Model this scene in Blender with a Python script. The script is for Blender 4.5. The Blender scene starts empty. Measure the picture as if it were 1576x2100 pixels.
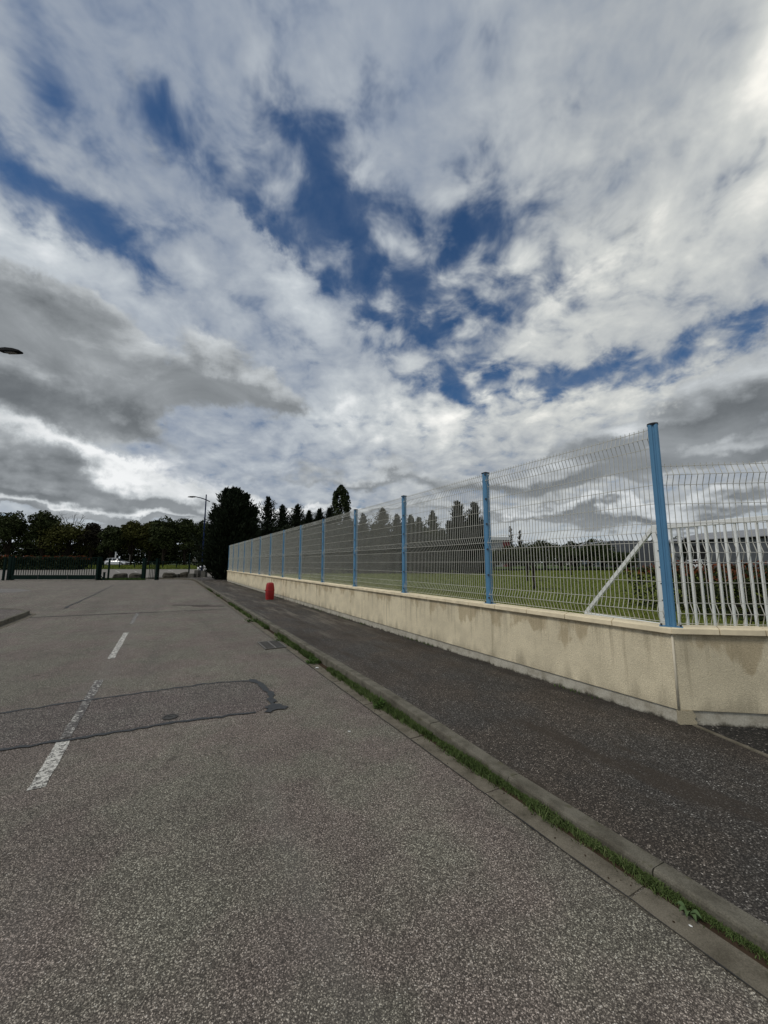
import bpy, math, random
import numpy as np
from mathutils import Vector, Matrix, noise

random.seed(7)
rng = np.random.default_rng(7)
scene = bpy.context.scene
R = math.radians

# ------------------------------------------------------------------ camera
CAM_Z, FPX, PITCH = 1.72, 800.0, R(7.4)
cam_data = bpy.data.cameras.new('camera')
cam = bpy.data.objects.new('camera', cam_data)
scene.collection.objects.link(cam)
cam.location = (0, 0, CAM_Z)
cam.rotation_euler = (R(90) + PITCH, 0, 0)
cam_data.sensor_fit = 'VERTICAL'
cam_data.sensor_height = 24.0
cam_data.lens = 24.0 * FPX / 2100.0
cam_data.clip_start = 0.05
cam_data.clip_end = 3000.0
scene.camera = cam

scene.view_settings.view_transform = 'Standard'
scene.view_settings.look = 'None'
scene.view_settings.gamma = 1.0
scene.view_settings.use_curve_mapping = False
scene.view_settings.exposure = 0.0
scene.cycles.max_bounces = 6

SUN_EL, SUN_AZ = R(52), R(-125)          # azimuth from +Y towards +X: behind the camera, to the left

# ------------------------------------------------------------------ node helpers
class V:
    """a float or colour output socket with arithmetic"""
    def __init__(s, nt, sock): s.nt, s.s = nt, sock
    def _m(s, op, *a, clamp=False):
        n = s.nt.nodes.new('ShaderNodeMath'); n.operation = op; n.use_clamp = clamp
        for i, x in enumerate((s,) + a):
            if isinstance(x, V): s.nt.links.new(x.s, n.inputs[i])
            else: n.inputs[i].default_value = x
        return V(s.nt, n.outputs[0])
    def __add__(s, o): return s._m('ADD', o)
    def __radd__(s, o): return s._m('ADD', o)
    def __sub__(s, o): return s._m('SUBTRACT', o)
    def __rsub__(s, o): return (s * -1.0) + o
    def __mul__(s, o): return s._m('MULTIPLY', o)
    __rmul__ = __mul__
    def __truediv__(s, o): return s._m('DIVIDE', o)
    def pow(s, o): return s._m('POWER', o)
    def max(s, o): return s._m('MAXIMUM', o)
    def min(s, o): return s._m('MINIMUM', o)
    def clamp(s): return s._m('ADD', 0.0, clamp=True)
    def abs(s): return s._m('ABSOLUTE')
    def gt(s, o): return s._m('GREATER_THAN', o)
    def lt(s, o): return s._m('LESS_THAN', o)
    def sstep(s, a, b):
        n = s.nt.nodes.new('ShaderNodeMapRange'); n.interpolation_type = 'SMOOTHSTEP'
        s.nt.links.new(s.s, n.inputs[0])
        n.inputs[1].default_value = a; n.inputs[2].default_value = b
        return V(s.nt, n.outputs[0])
    def lerp(s, a, b, c, d):
        n = s.nt.nodes.new('ShaderNodeMapRange')
        s.nt.links.new(s.s, n.inputs[0])
        for i, x in enumerate((a, b, c, d)): n.inputs[i + 1].default_value = x
        return V(s.nt, n.outputs[0])

class NT:
    def __init__(s, nt): s.nt = nt
    def new(s, t): return s.nt.nodes.new(t)
    def link(s, a, b): s.nt.links.new(a.s if isinstance(a, V) else a, b)
    def xyz(s, x, y, z=0.0):
        n = s.new('ShaderNodeCombineXYZ')
        for i, q in enumerate((x, y, z)):
            if isinstance(q, V): s.link(q, n.inputs[i])
            else: n.inputs[i].default_value = q
        return n.outputs[0]
    def sep(s, v):
        n = s.new('ShaderNodeSeparateXYZ'); s.link(v, n.inputs[0])
        return [V(s.nt, o) for o in n.outputs]
    def vop(s, op, a, b=None, scale=None):
        n = s.new('ShaderNodeVectorMath'); n.operation = op
        for i, q in enumerate((a, b)):
            if q is None: continue
            if isinstance(q, tuple): n.inputs[i].default_value = q
            else: s.link(q, n.inputs[i])
        if scale is not None:
            if isinstance(scale, V): s.link(scale, n.inputs['Scale'])
            else: n.inputs['Scale'].default_value = scale
        return n.outputs['Value'] if op in ('DOT_PRODUCT', 'LENGTH') else n.outputs[0]
    def noise(s, vec, scale, detail=4, rough=.5, dist=0.0, color=False):
        n = s.new('ShaderNodeTexNoise'); s.link(vec, n.inputs['Vector'])
        n.inputs['Scale'].default_value = scale; n.inputs['Detail'].default_value = detail
        n.inputs['Roughness'].default_value = rough; n.inputs['Distortion'].default_value = dist
        return n.outputs['Color'] if color else V(s.nt, n.outputs[0])
    def voro(s, vec, scale, feature='F1', rnd=1.0, smooth=None):
        n = s.new('ShaderNodeTexVoronoi'); n.feature = feature
        s.link(vec, n.inputs['Vector']); n.inputs['Scale'].default_value = scale
        n.inputs['Randomness'].default_value = rnd
        if smooth is not None: n.inputs['Smoothness'].default_value = smooth
        return n
    def mix(s, f, a, b, blend='MIX'):
        n = s.new('ShaderNodeMix'); n.data_type = 'RGBA'; n.blend_type = blend
        if isinstance(f, V): s.link(f, n.inputs[0])
        else: n.inputs[0].default_value = f
        for i, q in ((6, a), (7, b)):
            if isinstance(q, (tuple, list)): n.inputs[i].default_value = (*q[:3], 1)
            else: s.link(q, n.inputs[i])
        return n.outputs[2]
    def ramp(s, f, stops):
        n = s.new('ShaderNodeValToRGB'); s.link(f, n.inputs[0])
        e = n.color_ramp.elements
        while len(e) < len(stops): e.new(.5)
        for el, (p, c) in zip(e, stops):
            el.position = p; el.color = (*c, 1) if len(c) == 3 else c
        return n.outputs[0]

def srgb(r, g, b):
    f = lambda c: (c / 255 / 12.92) if c <= 10 else ((c / 255 + .055) / 1.055) ** 2.4
    return (f(r), f(g), f(b))

# ------------------------------------------------------------------ sky
def dir_ae(px, py):
    """compass azimuth and elevation of a viewing direction, for placing cloud banks in the sky"""
    x, u, f = (px - 788) / FPX, (1050 - py) / FPX, 1.0
    y = f * math.cos(PITCH) - u * math.sin(PITCH); z = f * math.sin(PITCH) + u * math.cos(PITCH)
    return math.atan2(x, y), math.atan2(z, math.hypot(x, y))

def build_world():
    w = bpy.data.worlds.new('World'); scene.world = w; w.use_nodes = True
    nt = w.node_tree; nt.nodes.clear(); N = NT(nt)
    out = N.new('ShaderNodeOutputWorld'); bg = N.new('ShaderNodeBackground')
    N.link(bg.outputs[0], out.inputs[0]); STR = 0.1
    bg.inputs[1].default_value = STR
    sky = N.new('ShaderNodeTexSky'); sky.sky_type = 'NISHITA'; sky.sun_disc = False
    sky.sun_elevation = SUN_EL; sky.sun_rotation = SUN_AZ
    tc = N.new('ShaderNodeTexCoord')
    d = N.vop('NORMALIZE', tc.outputs['Generated'])
    x, y, z = N.sep(d)
    az = x._m('ARCTAN2', y); el = z._m('ARCSINE')
    zc = z.abs() + 0.15
    p = N.xyz(x / zc, y / zc, 0.0)
    # organic warp of cloud banks
    wn = N.noise(p, 1.1, 3, .6, color=True)
    wv = N.vop('SCALE', N.vop('SUBTRACT', wn, (.5, .5, .5)), scale=0.34)
    wn2 = N.noise(d, 5.5, 6, .65, color=True)
    wv2 = N.vop('SCALE', N.vop('SUBTRACT', wn2, (.5, .5, .5)), scale=0.16)
    ae0 = N.xyz(az, el, 0.0)
    ae = N.vop('ADD', ae0, N.vop('ADD', wv2, N.vop('SCALE', wv, scale=.45)))
    def blob(px, py, rx, ry, rot=0.0, src=ae, hard=2.0):
        """bank centred on a direction, radii in degrees, rotated; exp(-r^hard)"""
        a0, e0 = dir_ae(px, py)
        m = N.new('ShaderNodeMapping'); m.vector_type = 'TEXTURE'
        N.link(src, m.inputs[0])
        m.inputs[1].default_value = (a0, e0, 0); m.inputs[2].default_value = (0, 0, R(rot))
        m.inputs[3].default_value = (R(rx), R(ry), 1)
        l = V(nt, N.vop('DOT_PRODUCT', m.outputs[0], m.outputs[0]))
        return l * -1.4427
    def two(e):
        n = N.new('ShaderNodeMath'); n.operation = 'POWER'; n.inputs[0].default_value = 2.0; N.link(e, n.inputs[1]); return V(nt, n.outputs[0])
    last = [None]
    def S(items, src=ae):
        # evaluated a few banks at a time: each chunk waits for the sum before it, so the shader never holds them all at once
        t = None
        for i, it in enumerate(items):
            if i % 4 == 0:
                w8 = t if t is not None else last[0]
                here = src if w8 is None else N.vop('ADD', src, N.xyz(w8 * 1e-7, 0.0, 0.0))
            b = two(blob(*it[1:], src=here)) * it[0]
            t = b if t is None else t + b
        last[0] = t
        return t
    # ---- blue of the clear sky
    blue = N.mix(1.0, sky.outputs[0], (.31, .50, .67), 'MULTIPLY')
    # ---- high broken layer: altocumulus puffs and soft sheets
    zp = z.abs() + 0.36
    pp = N.vop('ADD', N.xyz(x / zp, y / zp, 0.0), N.vop('SCALE', wv, scale=.22))
    n1 = N.noise(p, 1.0, 5, .55, .3)
    n2 = N.noise(pp, 4.4, 5, .55, .35)
    n3 = N.noise(pp, 11.0, 4, .58, .3)
    pv = N.voro(N.vop('ADD', pp, N.vop('SCALE', N.vop('SUBTRACT', N.noise(pp, 9.0, 3, .6, color=True), (.5, .5, .5)), scale=.10)), 10.5, 'SMOOTH_F1', 1.0, .45)
    puff = V(nt, pv.outputs['Distance']).lerp(.0, .8, .5, -.5)
    clear = S([
        (1.0, 480, 415, 13, 3.4, -26), (1.0, 800, 565, 11, 6.5, -38), (.85, 650, 450, 12, 7, -20), (.90, 1010, 520, 14, 10, 20), (.5, 1180, 620, 6, 4, 0),
        (.95, 1250, 752, 12, 2.6, 4), (.95, 1520, 695, 9, 1.8, 12), (.90, 1010, 780, 9, 2.6, -8), (.85, 95, 430, 8, 3.0, -22), (.4, 620, 655, 5, 4, 0),
        (.42, 110, 200, 15, 3.0, -48), (.55, 690, 290, 7, 3.6, -30), (.36, 330, 330, 9, 3.0, -36), (.45, 250, 490, 8, 3, -24), (.30, 560, 250, 4, 6, -60), (.55, 1290, 500, 4, 4, 0),
        (-.6, 1480, 330, 17, 13, 0), (-.5, 960, 110, 14, 7, 0), (-.6, 500, 535, 8, 2.0, -30), (-.6, 600, 620, 7, 2.4, -34), (-.5, 40, 520, 9, 2.6, -10), (-.6, 480, 470, 3.4, 1.6, -20), (-.5, 1330, 640, 8, 3.5, 8)])
    cov = (n2 - .5) * .60 + (n3 - .5) * 1.35 + (n1 - .5) * .20 + puff * (clear.clamp() * .50 + .20) + .42 - clear.clamp() * .55
    m1 = cov.sstep(-.33, .31)
    m1 = m1 + (m1 * -1.0 + 1.0) * ((n2 * .5 + n3 * .7 - .46) * 1.5).clamp() * .6
    # brightness of the high layer
    off = N.vop('ADD', pp, (.035, .018, 0))
    rel = (N.noise(off, 4.4, 5, .55, .35) - n2)
    s1 = (n3 - .5) * (clear.clamp() * .38 + .24) + (n1 - .5) * .42 + (n2 - .5) * .25 + rel * -.55 + cov * .16 + puff * clear.clamp() * .28 + .45
    s1 = s1 + S([(.36, 1640, 80, 6, 12, -25), (.20, 1200, 640, 17, 7, 8), (.10, 1350, 420, 14, 9, 0), (-.14, 870, 130, 6, 10, 8),
                 (-.08, 260, 150, 26, 10, 0), (.24, 40, 500, 11, 3.0, -12), (.24, 590, 620, 8, 2.4, -33), (.24, 900, 850, 20, 4.5, 0),
                 (.14, 760, 880, 10, 5, 0), (.06, 1050, 250, 12, 9, 0), (-.13, 1540, 400, 5, 5, 0), (-.12, 1290, 220, 6, 7, 0), (.16, 545, 150, 3.5, 6, 12),
                 (.24, 0, 640, 4, 4, 0), (.20, 1290, 820, 12, 2.2, 0)])
    c1 = N.ramp(s1, [(.0, srgb(84, 104, 140)), (.30, srgb(126, 140, 162)), (.52, srgb(160, 169, 181)), (.75, srgb(194, 201, 207)), (1.0, srgb(243, 246, 248))])
    c1 = N.mix(1.0, c1, N.mix((az - el * .5).sstep(-.55, .35), (1, 1, 1), (1.16, 1.10, 1.0)), 'MULTIPLY')
    # ---- low dark cumulus and bands
    q = N.xyz(az, el * 1.75, 0.0)
    q_up = N.xyz(az + .012, el * 1.75 + .040, 0.0)
    def low(src_q, src_ae):
        f = N.noise(src_q, 2.6, 6, .54, .25) * .8 + N.noise(src_q, 8.5, 6, .58, .35) * .42 - .61
        return f + S([
            (.78, 170, 725, 13, 4.8, -15), (.60, 470, 770, 7.5, 3.6, -25), (.60, 60, 820, 11, 3.4, 0), (.34, 600, 840, 4, 2.4, -30),
            (.74, 40, 985, 17, 2.6, -7), (.62, 350, 1000, 13, 1.9, -14), (.66, 250, 1052, 24, 1.0, 0),
            (.66, 1510, 805, 10, 2.4, 8), (.50, 1290, 880, 8, 2.0, 0), (.74, 1490, 915, 14, 2.4, 0),
            (.56, 1120, 962, 12, 1.7, 6), (.54, 1150, 1038, 18, 1.1, 0), (.6, 1480, 1040, 12, 1.3, 0), (.36, 760, 975, 16, 1.6, 0), (.4, 650, 1050, 14, .9, 0),
            (-.45, 420, 872, 8, 1.7, -14), (-.3, 900, 820, 12, 5, 0), (-.3, 100, 520, 20, 3, -10)], src=src_ae) - .20
    ae_up = N.vop('ADD', ae, (.008, .018, 0))
    F = low(q, ae); Fu = low(q_up, ae_up)
    m2 = F.sstep(-.09, .13)
    top = ((F - Fu) * 2.0).clamp()
    body = (F * -.16 + .43) + (N.noise(q, 3.6, 6, .55, .5) - .5) * .95
    body = body + S([(.20, 200, 765, 9, 2.4, -10), (-.16, 130, 850, 14, 1.8, 0), (-.12, 600, 840, 6, 3, 0), (-.12, 1480, 800, 10, 2, 6), (-.10, 60, 640, 8, 2, -10), (.16, 330, 600, 12, 3, -15), (.50, 130, 908, 13, 1.2, -8), (.55, 430, 968, 9, 1.1, -17), (.3, 60, 1040, 10, .8, 0)])
    s2 = body + top * .62
    c2 = N.ramp(s2, [(.0, srgb(82, 87, 92)), (.25, srgb(112, 117, 121)), (.48, srgb(146, 151, 155)), (.74, srgb(196, 201, 204)), (1.0, srgb(242, 244, 245))])
    # haze whitening towards the horizon
    hz = (el * -1.0).sstep(-.20, .02) * .7
    base = N.vop('SCALE', N.mix(hz, c1, srgb(198, 205, 208)), scale=1.0 / STR)
    base = N.mix(m1, blue, base)
    c2s = N.vop('SCALE', c2, scale=1.0 / STR)
    col = N.mix(m2, base, c2s)
    N.link(col, bg.inputs[0])
    w.cycles.sampling_method = 'MANUAL'; w.cycles.sample_map_resolution = 256
build_world()

sun_data = bpy.data.lights.new('sun', 'SUN'); sun = bpy.data.objects.new('sun', sun_data)
scene.collection.objects.link(sun)
sun_data.energy = 1.5; sun_data.angle = R(15); sun_data.color = (1.0, .95, .87)
sdir = Vector((math.sin(SUN_AZ) * math.cos(SUN_EL), math.cos(SUN_AZ) * math.cos(SUN_EL), math.sin(SUN_EL)))
sun.rotation_euler = sdir.to_track_quat('Z', 'Y').to_euler()
sun.location = (-20, -15, 30)

# ------------------------------------------------------------------ places
va = np.array([-.48133, .87654]); na = np.array([.87654, .48133])   # along the street / towards the wall
FENCE_ROT = math.atan2(va[1], va[0])
def W(a, q, z=0.0):
    return (a * va[0] + q * na[0], a * va[1] + q * na[1], z)
def ray(px, py):
    x, u = (px - 788) / FPX, (1050 - py) / FPX
    return np.array([x, math.cos(PITCH) - u * math.sin(PITCH), math.sin(PITCH) + u * math.cos(PITCH)])
def G(px, py, z=0.0):
    r = ray(px, py); t = (z - CAM_Z) / r[2]
    return (r[0] * t, r[1] * t, z)
def XP(px, y):
    """x of a thing standing y metres ahead, seen near the horizon"""
    return (px - 788) / FPX * .9917 * y
def HZ(py, y):
    """height seen at picture row py on something y metres ahead"""
    r = ray(788, py); return CAM_Z + r[2] * y / r[1]
def far_z(y):
    return float(np.interp(y, [43, 58, 76, 84], [0, .76, 1.13, 1.2]))
LAWN = 0.6

# ------------------------------------------------------------------ mesh helper
class M:
    def __init__(s): s.v, s.f = [], []
    def add(s, vs, fs):
        b = len(s.v); s.v += [tuple(map(float, p)) for p in vs]; s.f += [tuple(i + b for i in f) for f in fs]; return s
    def box(s, c, d, rz=0.0):
        x, y, z = (q / 2 for q in d); cs, sn = math.cos(rz), math.sin(rz)
        vs = [(c[0] + px * cs - py * sn, c[1] + px * sn + py * cs, c[2] + pz) for pz in (-z, z) for px, py in ((-x, -y), (x, -y), (x, y), (-x, y))]
        return s.add(vs, [(3, 2, 1, 0), (4, 5, 6, 7), (0, 1, 5, 4), (1, 2, 6, 5), (2, 3, 7, 6), (3, 0, 4, 7)])
    def prism(s, poly, z0, z1):
        n = len(poly)
        return s.add([(p[0], p[1], z0) for p in poly] + [(p[0], p[1], z1) for p in poly],
                     [tuple(range(n))[::-1], tuple(range(n, 2 * n))] + [(i, (i + 1) % n, n + (i + 1) % n, n + i) for i in range(n)])
    def sheet(s, poly, z=None):
        return s.add([(p[0], p[1], p[2] if z is None else z) for p in poly], [tuple(range(len(poly)))])
    def tube(s, path, r, n=6, caps=True, ref=None):
        P = [Vector(p) for p in path]; rs = r if isinstance(r, (list, tuple)) else [r] * len(P)
        vs, fs = [], []
        for i, p in enumerate(P):
            t = (P[min(i + 1, len(P) - 1)] - P[max(i - 1, 0)]).normalized()
            up = Vector(ref) if ref else (Vector((0, 0, 1)) if abs(t.z) < .9 else Vector((0, 1, 0)))
            a = t.cross(up).normalized(); b = a.cross(t)
            for k in range(n):
                th = 2 * math.pi * (k + .5) / n
                vs.append(p + (a * math.cos(th) + b * math.sin(th)) * rs[i])
        for i in range(len(P) - 1):
            for k in range(n):
                fs.append((i * n + k, i * n + (k + 1) % n, (i + 1) * n + (k + 1) % n, (i + 1) * n + k))
        if caps: fs += [tuple(range(n))[::-1], tuple(range((len(P) - 1) * n, len(P) * n))]
        return s.add(vs, fs)
    def loft(s, rings, caps=True):
        n = len(rings[0]); vs = [p for r in rings for p in r]; fs = []
        for i in range(len(rings) - 1):
            for k in range(n):
                fs.append((i * n + k, i * n + (k + 1) % n, (i + 1) * n + (k + 1) % n, (i + 1) * n + k))
        if caps: fs += [tuple(range(n))[::-1], tuple(range((len(rings) - 1) * n, len(rings) * n))]
        return s.add(vs, fs)
    def mesh(s, name, mat, smooth=False):
        me = bpy.data.meshes.new(name); me.from_pydata(s.v, [], s.f)
        me.materials.append(mat)
        if smooth: me.polygons.foreach_set('use_smooth', [True] * len(me.polygons))
        me.update(); return me
    def build(s, name, mat, parent=None, world=False, smooth=False, bevel=0.0, kind=None, label=None):
        """world=True: vertices are in world metres and are moved into the parent's frame"""
        if world and parent is not None:
            inv = parent.matrix_basis.inverted(); s.v = [tuple(inv @ Vector(p)) for p in s.v]
        o = bpy.data.objects.new(name, s.mesh(name, mat, smooth)); scene.collection.objects.link(o)
        if parent is not None: o.parent = parent
        if bevel:
            b = o.modifiers.new('bevel', 'BEVEL'); b.width = bevel; b.segments = 2; b.limit_method = 'ANGLE'
        if kind: o['kind'] = kind
        if label: o['label'] = label
        return o

def inst(name, me, parent=None, loc=(0, 0, 0), rz=0.0):
    o = bpy.data.objects.new(name, me); scene.collection.objects.link(o)
    o.parent = parent; o.location = loc; o.rotation_euler = (0, 0, rz); return o

def tag(o, label, cat, group=None, kind=None):
    o['label'] = label; o['category'] = cat
    if group: o['group'] = group
    if kind: o['kind'] = kind
    return o
def thing(name, loc, label, cat, group=None, rz=0.0):
    o = bpy.data.objects.new(name, None); scene.collection.objects.link(o)
    o.empty_display_size = .3
    o.location = loc; o.rotation_euler = (0, 0, rz)
    o.matrix_basis = Matrix.Translation(loc) @ Matrix.Rotation(rz, 4, 'Z')
    return tag(o, label, cat, group)
def copy_tree(o, parent=None):
    c = o.copy(); scene.collection.objects.link(c); c.parent = parent
    for ch in o.children: copy_tree(ch, c)
    return c
def struct(o):
    o['kind'] = 'structure'; return o

def quads(name, C, U, Vv, mat, parent=None, world=True, diamond=True):
    """many leaf-sized faces as one mesh; arrays of centres and half axes"""
    n = len(C)
    if world and parent is not None: C = C - np.array(parent.location)
    if diamond: P = np.stack([C - U, C + Vv - U * .1, C + U, C - Vv - U * .1], 1)
    else: P = np.stack([C - U - Vv, C + U - Vv, C + U + Vv, C - U + Vv], 1)
    return raw(name, P.reshape(-1, 3), np.arange(4 * n), 4, mat, parent)
def raw(name, P, idx, k, mat, parent=None):
    me = bpy.data.meshes.new(name); nf = len(idx) // k
    me.vertices.add(len(P)); me.vertices.foreach_set('co', P.astype(np.float32).ravel())
    me.loops.add(len(idx)); me.loops.foreach_set('vertex_index', idx.astype(np.int32))
    me.polygons.add(nf); me.polygons.foreach_set('loop_start', np.arange(0, len(idx), k, dtype=np.int32))
    me.polygons.foreach_set('loop_total', np.full(nf, k, dtype=np.int32))
    me.materials.append(mat); me.update(calc_edges=True)
    o = bpy.data.objects.new(name, me); scene.collection.objects.link(o); o.parent = parent
    return o
def unit(a): return a / np.maximum(np.linalg.norm(a, axis=-1, keepdims=True), 1e-9)
def rdirs(r, n): return unit(r.normal(size=(n, 3)))

# ------------------------------------------------------------------ materials
def mat_base(name, rough=.7, spec=.3, metal=0.0):
    m = bpy.data.materials.new(name); m.use_nodes = True
    nt = m.node_tree; b = nt.nodes['Principled BSDF']
    b.inputs['Roughness'].default_value = rough; b.inputs['Specular IOR Level'].default_value = spec
    b.inputs['Metallic'].default_value = metal
    return m, NT(nt), b
def bump(N, b, h, strength=.4, dist=.01):
    n = N.new('ShaderNodeBump'); n.inputs['Strength'].default_value = strength; n.inputs['Distance'].default_value = dist
    N.link(h, n.inputs['Height']); N.link(n.outputs[0], b.inputs['Normal'])
def obj_co(N): return N.new('ShaderNodeTexCoord').outputs['Object']
def simple(name, c, rough=.6, var=.12, scale=6.0, spec=.3, metal=0.0, bmp=0.0, bscale=60.0):
    m, N, b = mat_base(name, rough, spec, metal)
    co = obj_co(N); f = N.noise(co, scale, 5, .6)
    N.link(N.mix(f.lerp(.3, .7, 0, 1), tuple(q * (1 - var) for q in c), tuple(min(1, q * (1 + var)) for q in c)), b.inputs['Base Color'])
    if bmp: bump(N, b, N.noise(co, bscale, 4, .6), bmp, .004)
    return m
def leafy(name, dark, light, tip=None, spec=.12, trans=.0):
    m, N, b = mat_base(name, .75, spec)
    g = N.new('ShaderNodeNewGeometry'); rnd = V(N.nt, g.outputs['Random Per Island'])
    co = obj_co(N); f = N.noise(co, .9, 3, .6)
    k = (rnd * .6 + f.lerp(.3, .7, 0, .4)).clamp()
    stops = [(0, dark), (.75, light)] + ([(1.0, tip)] if tip else [])
    N.link(N.ramp(k, stops), b.inputs['Base Color'])
    return m

def asphalt(name, dark, mid, light, cell=105.0, tint_a=(1, 1, 1), tint_b=(1, 1, 1), white=.6, dirt=None, bstr=.55):
    m, N, b = mat_base(name, .82, .35)
    co = obj_co(N)
    wob = N.vop('ADD', co, N.vop('SCALE', N.vop('SUBTRACT', N.noise(co, 140, 2, .5, color=True), (.5, .5, .5)), scale=.008))
    v1 = N.voro(wob, cell); r = N.sep(v1.outputs['Color'])
    big = N.noise(co, .55, 4, .6); medn = N.noise(co, 3.2, 5, .6)
    edge = V(N.nt, v1.outputs['Distance']).sstep(.30, .75)
    stone = N.ramp(r[0], [(.0, dark), (.34, tuple(.5 * (x + y) for x, y in zip(dark, mid))), (.62, mid), (.86, light), (.965, tuple(min(1, q * 1.5) for q in light)), (1.0, (white, white * .96, white * .88))])
    col = N.mix(edge * .8, stone, tuple(q * .35 for q in dark))
    tint = N.mix(N.noise(co, 1.1, 3, .55).sstep(.38, .62), tint_a, tint_b)
    col = N.mix(1.0, col, tint, 'MULTIPLY')
    wear = (big * .6 + medn * .5).lerp(.3, .8, .70, 1.30)
    col = N.vop('SCALE', col, scale=wear)
    if dirt: col = dirt(N, co, col)
    N.link(col, b.inputs['Base Color'])
    h = V(N.nt, v1.outputs['Distance']) * -1.0 + r[1] * .6
    bump(N, b, h, bstr, .006)
    return m

def along(N, co, vec2):
    return V(N.nt, N.vop('DOT_PRODUCT', co, (float(vec2[0]), float(vec2[1]), 0.0)))

def pave_dirt(N, co, col):
    q = along(N, co, na); a = along(N, co, va)
    nz = N.noise(N.xyz(a * .9, q * 2.2, 0.0), 1.6, 6, .65)
    moss = ((q - 4.55) * 1.1 + nz * 2.2 - .70).sstep(.0, .50) * (N.noise(co, 60, 3, .6).lerp(.3, .7, .55, 1.0))
    col = N.mix(moss * .85, col, (.020, .016, .012))
    stain = (N.noise(N.xyz(a * .30, q * 1.3, 0.0), 1.3, 6, .65)).sstep(.50, .64) * .80
    col = N.mix(stain, col, (.040, .030, .021))
    pale = N.noise(N.xyz(a * .22, q * 2.0, 5.0), 1.7, 6, .65).sstep(.50, .66) * a.sstep(4.0, 12.0) * .75
    return N.mix(pale, col, (.165, .145, .118))

def road_dirt(N, co, col):
    a = along(N, co, va); q = along(N, co, na)
    nz = N.noise(N.xyz(a * .12, q * .9, 0.0), 1.5, 5, .6)
    col = N.mix(nz.sstep(.52, .78) * .30, col, (.055, .050, .045))
    oil = (N.noise(co, 2.3, 3, .6) + N.noise(co, 7.0, 3, .6) * .35).sstep(.84, .93) * .55
    col = N.mix(oil, col, (.045, .036, .028))
    track = (N.noise(N.xyz(a * .10, q * 1.1, 7.0), 1.0, 3, .5)).sstep(.40, .62) * .22
    col = N.mix(track, col, N.vop('SCALE', col, scale=.55))
    far = N.noise(N.xyz(a * .05, q * .4, 3.0), 2.0, 4, .6).sstep(.5, .7) * .25
    return N.mix(far, col, (.19, .175, .155))

M_ROAD = asphalt('asphalt', (.085, .074, .062), (.226, .202, .172), (.43, .39, .335), 175, (1.06, .975, .965), (.985, 1.01, .93), .66, road_dirt)
M_PATCHED = asphalt('asphalt_repair', (.060, .050, .045), (.150, .130, .117), (.31, .28, .245), 120, (1.04, .98, .98), (1, 1, .97), .55)
M_PAVE = asphalt('footway_asphalt', (.030, .026, .022), (.072, .064, .054), (.155, .142, .125), 125, (1.0, 1, 1.0), (1.08, .98, .90), .55, pave_dirt)
M_DRIVE = asphalt('driveway_asphalt', (.012, .012, .011), (.024, .023, .021), (.06, .056, .052), 80, (1, 1, 1), (1.05, 1, .95), .35)
M_LOT = simple('parking_asphalt', (.19, .175, .155), .9, .12, .8)
M_TAR = simple('tar', (.030, .031, .031), .5, .25, 30, .4, 0, .4, 90)
M_TARLINE = simple('tar_line', (.022, .021, .020), .6, .3, 30, .4)
M_METAL_DARK = simple('cast_iron', (.15, .14, .125), .6, .3, 40, .4, .3, .3, 120)
M_VALVE = simple('valve_iron', (.05, .048, .044), .6, .3, 40, .3)
M_PIT_DARK = simple('pit_dark_plate', (.006, .006, .006), .9)  # near-black colour standing in for the shade below the grate

def concrete(name, c, stain=(.10, .085, .062), moss=None):
    m, N, b = mat_base(name, .88, .25); co = obj_co(N)
    w = N.new('ShaderNodeNewGeometry').outputs['Position']
    f = N.noise(w, 5, 6, .65); g = N.noise(w, 130, 4, .75)
    col = N.mix(f.sstep(.38, .72), c, stain)
    col = N.vop('SCALE', col, scale=g.lerp(.25, .75, .55, 1.45))
    if moss: col = N.mix(N.noise(w, 9, 5, .7).sstep(.56, .68) * .6, col, moss)
    N.link(col, b.inputs['Base Color']); bump(N, b, g, .5, .004)
    return m
M_KERB = concrete('kerb_concrete', (.150, .138, .108), (.075, .067, .050), (.070, .066, .034))
M_GUTTER = concrete('gutter_concrete', (.165, .145, .110), (.090, .078, .056), (.05, .048, .03))
M_PLINTH = None

def paint(name, wear, base):
    m, N, b = mat_base(name, .6, .35); co = obj_co(N)
    cr = V(N.nt, N.voro(co, 26, 'DISTANCE_TO_EDGE').outputs['Distance'])
    crack = cr.lt(.055) * N.noise(co, 8, 3, .6).sstep(.35, .6)
    w = (N.noise(co, 20, 6, .75) + N.noise(co, 130, 3, .6) * .35 - .18).sstep(wear + .06, wear - .06)
    k = (w - crack * .8).clamp()
    N.link(N.mix(k, base, (.62, .60, .54)), b.inputs['Base Color'])
    return m
M_PAINT = paint('road_paint', .53, (.085, .078, .068))
M_PAINT_WORN = paint('road_paint_worn', .44, (.075, .066, .060))

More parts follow.
